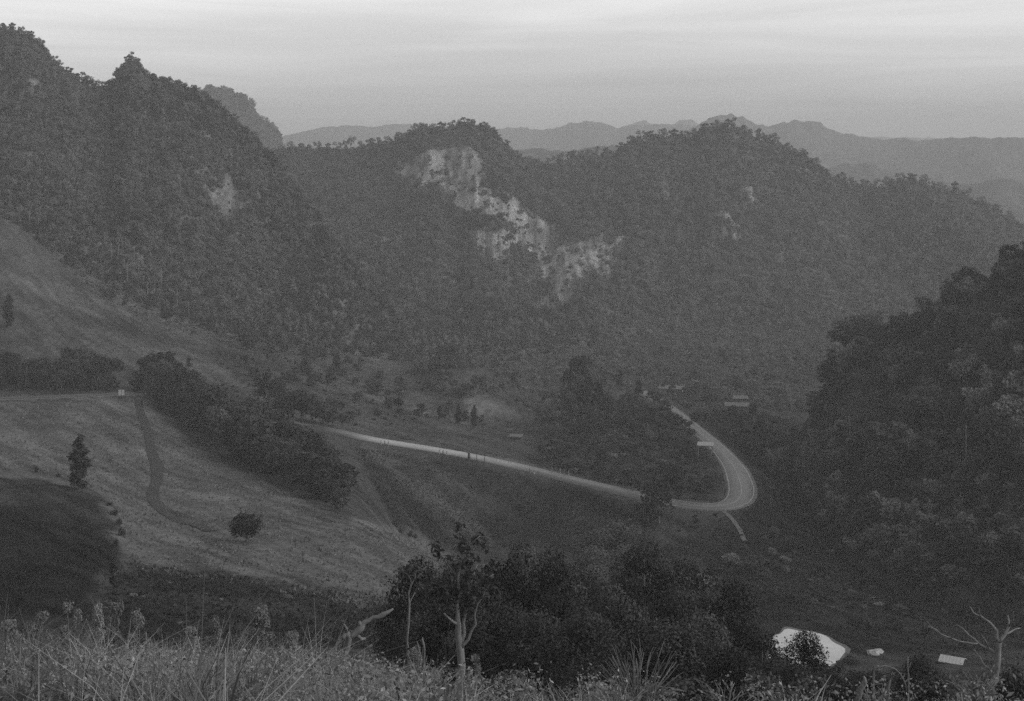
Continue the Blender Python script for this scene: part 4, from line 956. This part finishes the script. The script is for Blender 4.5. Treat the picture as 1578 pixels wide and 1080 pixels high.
def limb_tree(name, branches, d, barkm, label, cat='tree', depth=0.6, seed=1, leafspots=(), nleaf=0, leafsize=0.05, leafm='leaf_mid', thick=1.0, ground=True):
    """branches: lists of (photo column, row, radius px) drawn at distance d with some depth of their own"""
    r = np.random.default_rng(seed); b0 = branches[0][0]
    root = Vector(P(b0[0], b0[1], d)); o = empty(name, root); tag(o, label, cat)
    cache = {}
    mb = MB(); tips = []
    for br in branches:
        off = r.uniform(-depth, depth); pts = []; rad = []
        start = cache.get((br[0][0], br[0][1]), 0.0)
        for i, (px, py, rp) in enumerate(br):
            t = i / max(1, len(br) - 1); dy = start + off * t if br is not branches[0] else 0.0
            cache[(px, py)] = dy
            p = Vector(P(px, py, d + dy)) - root; pts.append(p); rad.append(rp / F * d * thick)
        if br is branches[0]:
            pts.insert(0, pts[0] + Vector((0, 0, -0.5))); rad.insert(0, rad[0] * 1.1)
        # subdivide with slight crookedness
        q, qr = [pts[0]], [rad[0]]
        for i in range(1, len(pts)):
            a, b = pts[i - 1], pts[i]; ln = (b - a).length
            q.append(a.lerp(b, 0.5) + Vector(r.normal(size=3) * ln * 0.05)); qr.append((rad[i - 1] + rad[i]) / 2); q.append(b); qr.append(rad[i])
        mb.tube(q, qr, 7); tips.append(q[-1])
    mb.build('trunk', M[barkm], o, smooth=True)
    if nleaf:
        bl = []
        for (px, py, rp) in leafspots:
            c = Vector(P(px, py, d + r.uniform(-depth, depth) * 0.6)) - root; s = rp / F * d; bl.append((c.x, c.y, c.z, s, s * 1.2, s))
        v, f = leaves(nleaf, bl, leafsize, r, hollow=0.2, aspect=0.5); mesh_obj('crown', v, f, M[leafm], o)
    return o

# forked sapling with large leaves
limb_tree('forked_sapling', [[(708, 1052, 6.5), (709, 1000, 6.0), (706, 962, 4.5), (704, 930, 2.6), (706, 890, 1.8), (714, 845, 1.3), (708, 808, 0.8)],
    [(709, 1000, 5.0), (715, 975, 3.2), (718, 940, 2.4), (722, 905, 1.6), (735, 870, 1.0)], [(709, 1000, 3.6), (722, 985, 2.2), (733, 962, 1.8), (736, 930, 1.4), (750, 905, 0.9)], [(706, 962, 3.0), (694, 955, 2.0), (684, 945, 1.2)],
    [(704, 930, 2.2), (694, 925, 1.6), (680, 895, 1.0), (676, 850, 0.8)], [(706, 890, 1.4), (690, 870, 1.0), (672, 842, 0.7)], [(714, 845, 1.0), (728, 838, 0.9), (740, 826, 0.7)], [(718, 940, 1.6), (742, 900, 1.2), (760, 885, 0.8)]],
    38, 'bark_pale', 'forked pale sapling with sparse large leaves rising above the dry grass', seed=5, depth=0.5,
    leafspots=[(708, 812, 9), (712, 830, 11), (716, 848, 15), (722, 862, 17), (712, 872, 15), (738, 832, 13), (744, 846, 10), (672, 846, 12), (677, 856, 9), (692, 862, 7), (700, 900, 24), (730, 898, 24), (672, 905, 20), (690, 925, 22), (745, 915, 22), (722, 930, 22), (752, 895, 13), (765, 920, 14), (655, 915, 12)],
    nleaf=1100, leafsize=0.075, leafm='leaf')
limb_tree('slender_tree', [[(625, 1050, 2.4), (627, 985, 2.0), (631, 930, 1.6), (634, 900, 1.2), (640, 880, 0.8)], [(634, 900, 1.0), (628, 885, 0.7), (620, 878, 0.4)], [(631, 930, 1.0), (640, 912, 0.8), (648, 905, 0.5)]], 52, 'bark_pale', 'slender pale trunk leaning beside the forked sapling', seed=9,
    leafspots=[(640, 880, 14), (622, 880, 10), (648, 905, 10)], nleaf=160, leafsize=0.09, leafm='leaf_mid')
# dry broken stalk
limb_tree('dead_stalk', [[(527, 1046, 3.2), (530, 1020, 4.0), (535, 1000, 4.2), (538, 982, 4.8), (534, 975, 5.2)], [(534, 975, 4.5), (528, 984, 2.6)], [(534, 975, 2.6), (530, 962, 1.6)], [(538, 982, 4.0), (548, 976, 5.0), (556, 967, 6.0), (562, 958, 3.6), (575, 951, 3.0), (590, 947, 4.2), (606, 938, 1.2)],
    [(556, 967, 4.2), (554, 958, 2.2)], [(548, 976, 3.0), (556, 985, 3.0), (563, 984, 2.0)]], 19, 'dry', 'pale dried stalk with one long arm reaching over the grass', 'dead plant', seed=3, depth=0.15)
# leafless tree at the picture's edge
limb_tree('leafless_tree', [[(1532, 1085, 6.0), (1535, 1035, 5.0), (1538, 1008, 4.6), (1540, 990, 3.8)], [(1540, 990, 3.2), (1536, 972, 2.4), (1526, 960, 2.0), (1512, 950, 1.7), (1500, 944, 1.2), (1494, 934, 0.8)], [(1512, 950, 1.2), (1509, 938, 0.7)],
    [(1540, 990, 3.0), (1549, 978, 2.4), (1555, 965, 2.0), (1553, 948, 1.1)], [(1555, 965, 1.7), (1561, 955, 1.3), (1562, 942, 0.8)], [(1538, 1008, 3.2), (1524, 1000, 2.4), (1508, 992, 2.0), (1492, 978, 1.6), (1474, 962, 0.8)], [(1508, 992, 1.6), (1490, 990, 1.3), (1465, 983, 1.2), (1450, 977, 1.0), (1430, 965, 0.7)],
    [(1465, 983, 1.0), (1469, 974, 0.8), (1473, 963, 0.5)], [(1450, 977, 0.8), (1438, 968, 0.6), (1428, 957, 0.4)], [(1535, 1035, 2.4), (1516, 1025, 1.6), (1500, 1000, 1.0)], [(1549, 978, 1.6), (1560, 972, 1.2), (1572, 968, 0.8)], [(1524, 1000, 1.2), (1512, 978, 0.8), (1520, 972, 0.5)]],
    34, 'bark_pale', 'leafless tree with crooked pale branches at the corner of the picture', seed=4, depth=0.9)
# spiky dry shrubs
def spray(name, cx, by, d, n, spread, hpx, label, seed, leaves_n=0, m='dry', rp=1.3):
    r = np.random.default_rng(seed); root = Vector(P(cx, by, d)); o = empty(name, root); tag(o, label, 'shrub')
    mb = MB()
    for k in range(n):
        a = r.uniform(-1, 1); h = hpx * r.uniform(0.55, 1.0) * (1 - 0.25 * abs(a)); ox = a * spread + r.normal() * 4
        x0 = a * spread * 0.25; dy = r.uniform(-0.35, 0.35)
        pts = []
        for t in (0, 0.35, 0.7, 1.0):
            p = Vector(P(cx + x0 + (ox - x0) * t ** 1.3 + r.normal() * 2, by - h * t ** 0.9, d + dy * t)) - root
            if t == 0: p.z -= 0.3
            pts.append(p)
        rr = rp / F * d * r.uniform(0.7, 1.3); mb.tube(pts, [rr, rr * 0.9, rr * 0.7, rr * 0.3], 5)
        if r.random() < 0.7:
            p = pts[2]; q = pts[3] + Vector((r.normal() * 0.08, r.normal() * 0.08, -abs(r.normal()) * 0.06)); mb.tube([pts[1].lerp(p, 0.7), p.lerp(q, 0.4), q], [rr * 0.7, rr * 0.5, rr * 0.25], 5)
    mb.build('stems', M[m], o)
    if leaves_n:
        vs, fs = [], []
        for k in range(leaves_n):                                  # long drooping dry blades
            a = r.uniform(0, 6.283); L_ = hpx / F * d * r.uniform(0.3, 0.65); wv = L_ * r.uniform(0.05, 0.09); b0 = Vector((math.cos(a) * 0.08 + r.normal() * spread * 0.35 / F * d, math.sin(a) * 0.1, -0.05)); pr0 = None
            dirv = Vector((math.cos(a), math.sin(a) * 0.6, 0)); side = Vector((-dirv.y, dirv.x, 0)).normalized()
            base_i = len(vs)
            for i in range(5):
                t = i / 4; c = b0 + dirv * L_ * 0.75 * t + Vector((0, 0, L_ * (1.15 * t - 0.75 * t * t))); w_ = wv * math.sin(math.pi * (0.15 + 0.85 * t)) + 0.002
                vs += [tuple(c - side * w_), tuple(c + side * w_)]
            for i in range(4): j = base_i + 2 * i; fs.append((j, j + 1, j + 3, j + 2))
        mesh_obj('leaves', vs, fs, M['leaf_pale'], o)
    return o
spray('dry_shrub', 984, 1088, 22, 34, 66, 118, 'spiky dry shrub with bare stems fanning out at the bottom edge', 11, 46)
spray('dry_shrub', 1120, 1092, 24, 14, 40, 52, 'low dry shrub with long leaves right of the spiky shrub', 12, 22)
spray('dry_shrub', 860, 1085, 22, 10, 20, 40, 'small tuft of dry stems left of the spiky shrub', 13, 14)
spray('dry_shrub', 1350, 1095, 24, 10, 34, 58, 'dry shrub with broken stems below the white shed', 14, 10)
spray('dry_shrub', 1505, 1090, 26, 22, 40, 64, 'bushy dry shrub at the foot of the leafless tree', 15, 40)
for i, (br, lb) in enumerate([([[(1398, 1085, 1.2), (1400, 1040, 1.2), (1399, 1012, 0.9)], [(1400, 1030, 0.8), (1404, 1020, 0.5)]], 'thin straight pale stem standing right of the arched stem'),
    ([[(1345, 1085, 1.6), (1346, 1050, 1.4), (1349, 1028, 1.3), (1362, 1026, 1.2), (1380, 1031, 1.1), (1392, 1046, 1.0), (1397, 1066, 0.8)]], 'thin arched stem bent over at the bottom edge'),
    ([[(1318, 1085, 3.5), (1326, 1062, 4.5), (1333, 1050, 3.6), (1331, 1042, 1.0)]], 'thick pale leaf stalk at the bottom edge'),
    ([[(1366, 1085, 2.0), (1369, 1060, 2.2), (1372, 1048, 0.8)]], 'short pale stalk beside the arched stem'),
    ([[(345, 1085, 2.6), (352, 1060, 2.4), (346, 1035, 1.8), (347, 1010, 1.2)], [(346, 1035, 1.3), (358, 1018, 0.9), (366, 1008, 0.6)]], 'dark curved stem among the dry grass'),
    ([[(420, 1085, 1.4), (420, 1030, 1.2), (422, 985, 0.8)]], 'straight dark weed stalk among the dry grass'),
    ([[(226, 1085, 1.5), (226, 1020, 1.4), (225, 975, 1.1)], [(225, 1000, 0.8), (229, 985, 0.5)]], 'straight pale weed stalk in front of the ploughed field'),
    ([[(640, 1085, 1.6), (646, 1040, 1.6), (648, 1008, 1.2), (644, 995, 1.8), (643, 988, 0.6)]], 'pale weed stalk with a seed head next to the slender trunk'),
    ([[(655, 1085, 1.4), (657, 1040, 1.2), (654, 1008, 1.4), (652, 990, 1.9), (651, 982, 0.6)]], 'taller pale weed stalk with a pointed seed head')]):
    limb_tree('weed_stalk', br, 20 + (i % 3), 'bark' if 'dark' in lb else 'dry', lb, 'stalk', seed=20 + i, depth=0.1)

# leafy shrubs at the brink
for i, (px, by, h, wd, pale) in enumerate([(398, 1010, 84, 62, 1), (108, 990, 64, 40, 0), (150, 985, 62, 34, 1), (178, 985, 64, 34, 1), (62, 1000, 60, 50, 0), (215, 1000, 62, 44, 0), (330, 1005, 60, 34, 1), (290, 1010, 44, 50, 0), (450, 1012, 44, 40, 1), (20, 1010, 60, 44, 1), (640, 1040, 50, 34, 1), (730, 1052, 44, 34, 0), (1560, 1080, 64, 50, 0), (1250, 1085, 60, 70, 0), (1180, 1085, 62, 60, 0), (1060, 1090, 60, 80, 0), (1300, 1088, 44, 60, 0), (1440, 1085, 44, 70, 0), (790, 1070, 50, 60, 0)]):
    d = 27 + (i % 4) * 2.0
    lb = ['tall pale leafy weed standing highest above the dry grass'][0] if i == 0 else ('pale leafy weed at the brink of the slope' if pale else 'dark leafy weed at the brink of the slope')
    b = gpt(px, d)
    base_py = HY - b[2] / b[1] * F
    put(WEED[pale * (1 + i % 2)] if px < 760 else NBUSH[0], 'leafy_shrub', b, max(0.4, (base_py - (by - h)) / F * d), wd / F * d * 1.3, lb, 'shrub', None if i == 0 else ('pale weeds at the brink' if pale else 'dark weeds at the brink'))

# ------------------------------------------------------------------ grasses
def blades(n, pts, hlo, hhi, w_, alblo, albhi, seed, bend=0.5, seg=3, hs=1.0):
    r = np.random.default_rng(seed); n = len(pts)
    a = r.random(n) * 6.283; h = (hlo + (hhi - hlo) * r.random(n) ** 1.3) * hs; ww = w_ * (0.5 + r.random(n)); bd = bend * h * r.random(n)
    dx, dy = np.cos(a), np.sin(a); fa = r.random(n) * 6.283; sx, sy = np.cos(fa), np.sin(fa)
    V = []
    for i in range(seg + 1):
        t = i / seg; wv = ww * (1 - t * 0.85)
        cx_, cy_, cz = pts[:, 0] + dx * bd * t * t, pts[:, 1] + dy * bd * t * t, pts[:, 2] - 0.05 + h * t * (1 - 0.25 * t * (bd / h))
        V += [np.stack([cx_ - sx * wv, cy_ - sy * wv, cz], 1), np.stack([cx_ + sx * wv, cy_ + sy * wv, cz], 1)]
    k = 2 * (seg + 1); v = np.stack(V, 1).reshape(-1, 3)
    q = np.array([(2 * i, 2 * i + 1, 2 * i + 3, 2 * i + 2) for i in range(seg)])
    f = (np.arange(n)[:, None, None] * k + q[None]).reshape(-1, 4)
    return v, f, np.repeat(alblo + (albhi - alblo) * r.random(n), k)
# dry grass and weeds on the brink
n = 105000
d_ = 7 + 23 * rng.random(n) ** 0.8; p_ = rng.uniform(-60, 1640, n)
dens = np.clip(1.1 - np.clip((p_ - 620) / 260, 0, 0.93) + 0.7 * fbm(p_ / 50, d_ / 2.5, 2), 0.04, 1)
kp = rng.random(n) < dens; d_, p_ = d_[kp], p_[kp]
x_ = (p_ - CX) / F * d_; gp = np.stack([x_, d_, ground_z(x_, d_)], 1)
tall = rng.random(len(gp)) < 0.03
gpx = CX + F * gp[:, 0] / gp[:, 1]
hm_ = np.clip(0.8 + 1.0 * fbm(gp[:, 0] / 1.1, gp[:, 1] / 1.6, 3), 0.25, 1.6) * (1 - 0.5 * np.clip((gpx - 480) / 250, 0, 1)) * np.clip(1 + 0.9 * vnoise(gp[:, 0] / 0.55 + 9, gp[:, 1] / 0.8), 0.4, 1.8)
v, f, al = blades(0, gp[~tall], 0.10, 0.5, 0.009, 0.07, 0.31, 61, 1.6, hs=hm_[~tall])
al *= np.repeat(np.clip(0.85 + 1.1 * fbm(gp[~tall][:, 0] / 0.9 + 5, gp[~tall][:, 1] / 1.4, 3), 0.35, 1.5), 8)
gr = mesh_obj('grass', v, f, M['grass'], attrs={'alb': al}); tag(gr, kind='stuff')
v, f, al = blades(0, gp[tall], 0.25, 0.7, 0.005, 0.10, 0.34, 64, 1.2, hs=hm_[tall])
gr = mesh_obj('tall_grass', v, f, M['grass'], attrs={'alb': al}); tag(gr, kind='stuff')
# broad leaved weeds between the grass
wp = gp[rng.random(len(gp)) < 0.03]
bl = [(x, y, z + 0.1 + 0.32 * q_, s_, s_, s_ * 0.9) for (x, y, z), s_, q_ in zip(wp, 0.05 + 0.13 * rng.random(len(wp)), rng.random(len(wp)))]
v, f = leaves(24000, bl, 0.021, np.random.default_rng(65), hollow=0.1, aspect=0.45, up=0.6)
ra = np.random.default_rng(66); al = np.repeat(0.07 + 0.27 * ra.random(24000) ** 1.5, 4)
gr = mesh_obj('weeds', v, f, M['grass'], attrs={'alb': al}); tag(gr, kind='stuff')
# meadow tufts
for n_, poly, d0, d1, lo, hi, sd_ in ((17000, [(-60, 625), (220, 615), (300, 690), (530, 800), (640, 830), (700, 860), (620, 925), (560, 940), (400, 905), (200, 880), (185, 820), (165, 765), (100, 735), (-60, 715)], 140, 420, 0.07, 0.16, 62),
                                      (20000, [(-60, 330), (60, 330), (420, 525), (600, 560), (720, 650), (830, 720), (575, 676), (200, 600), (-60, 600)], 380, 700, 0.035, 0.11, 68)):
    v, f, al = blades(0, on_ground(n_, poly, d0, d1, 0.6, 6), 0.15, 0.55, 0.2, lo, hi, sd_, 1.6, 1)
    tu = mesh_obj('meadow_grass', v, f, M['tuft'], attrs={'alb': al}); tag(tu, kind='stuff')
mp_ = np.vstack([on_ground(12000, [(545, 690), (990, 770), (1000, 850), (700, 850), (600, 800)], 255, 420, 0.6, 5), on_ground(9000, [(1000, 850), (1160, 780), (1578, 880), (1578, 1040), (1100, 940)], 150, 420, 0.6, 5), on_ground(6000, [(185, 865), (470, 905), (620, 925), (620, 1000), (150, 1000)], 70, 260, 0.6, 5)])
v, f, al = blades(0, mp_, 0.2, 0.6, 0.14, 0.014, 0.045, 63, 1.6, 1)
tu = mesh_obj('weeds', v, f, M['tuft'], attrs={'alb': al}); tag(tu, kind='stuff')
mp_ = on_ground(5000, [(-60, 735), (160, 772), (180, 835), (160, 975), (-60, 975)], 70, 300, 0.6, 5)
v, f, al = blades(0, mp_, 0.1, 0.3, 0.14, 0.015, 0.04, 67, 1.8, 1)
tu = mesh_obj('crop_plants', v, f, M['tuft'], attrs={'alb': al}); tag(tu, kind='stuff')
# two pale boulders
for px, py, s in ((1346, 1010, 0.75), (1352, 1006, 0.65)):
    b = hit(px, py, 120); r = np.random.default_rng(int(px)); mb = MB(); n1, n2 = 7, 10; vs = []
    for i in range(n1):
        for j in range(n2):
            th, ph = math.pi * i / (n1 - 1), 2 * math.pi * j / n2; q = s * (1 + 0.15 * r.normal() * (0 < i < n1 - 1))
            vs.append((q * math.sin(th) * math.cos(ph) * 1.3, q * math.sin(th) * math.sin(ph), q * 0.7 * math.cos(th)))
    fs = [(i * n2 + j, i * n2 + (j + 1) % n2, (i + 1) * n2 + (j + 1) % n2, (i + 1) * n2 + j) for i in range(n1 - 1) for j in range(n2)]
    mb.add(vs, fs); o = mb.build('boulder', M['stone']); o.location = (b[0], b[1], b[2] + 0.15); tag(o, 'pale boulder on the grass between pond and shed', 'rock', 'pair of boulders')
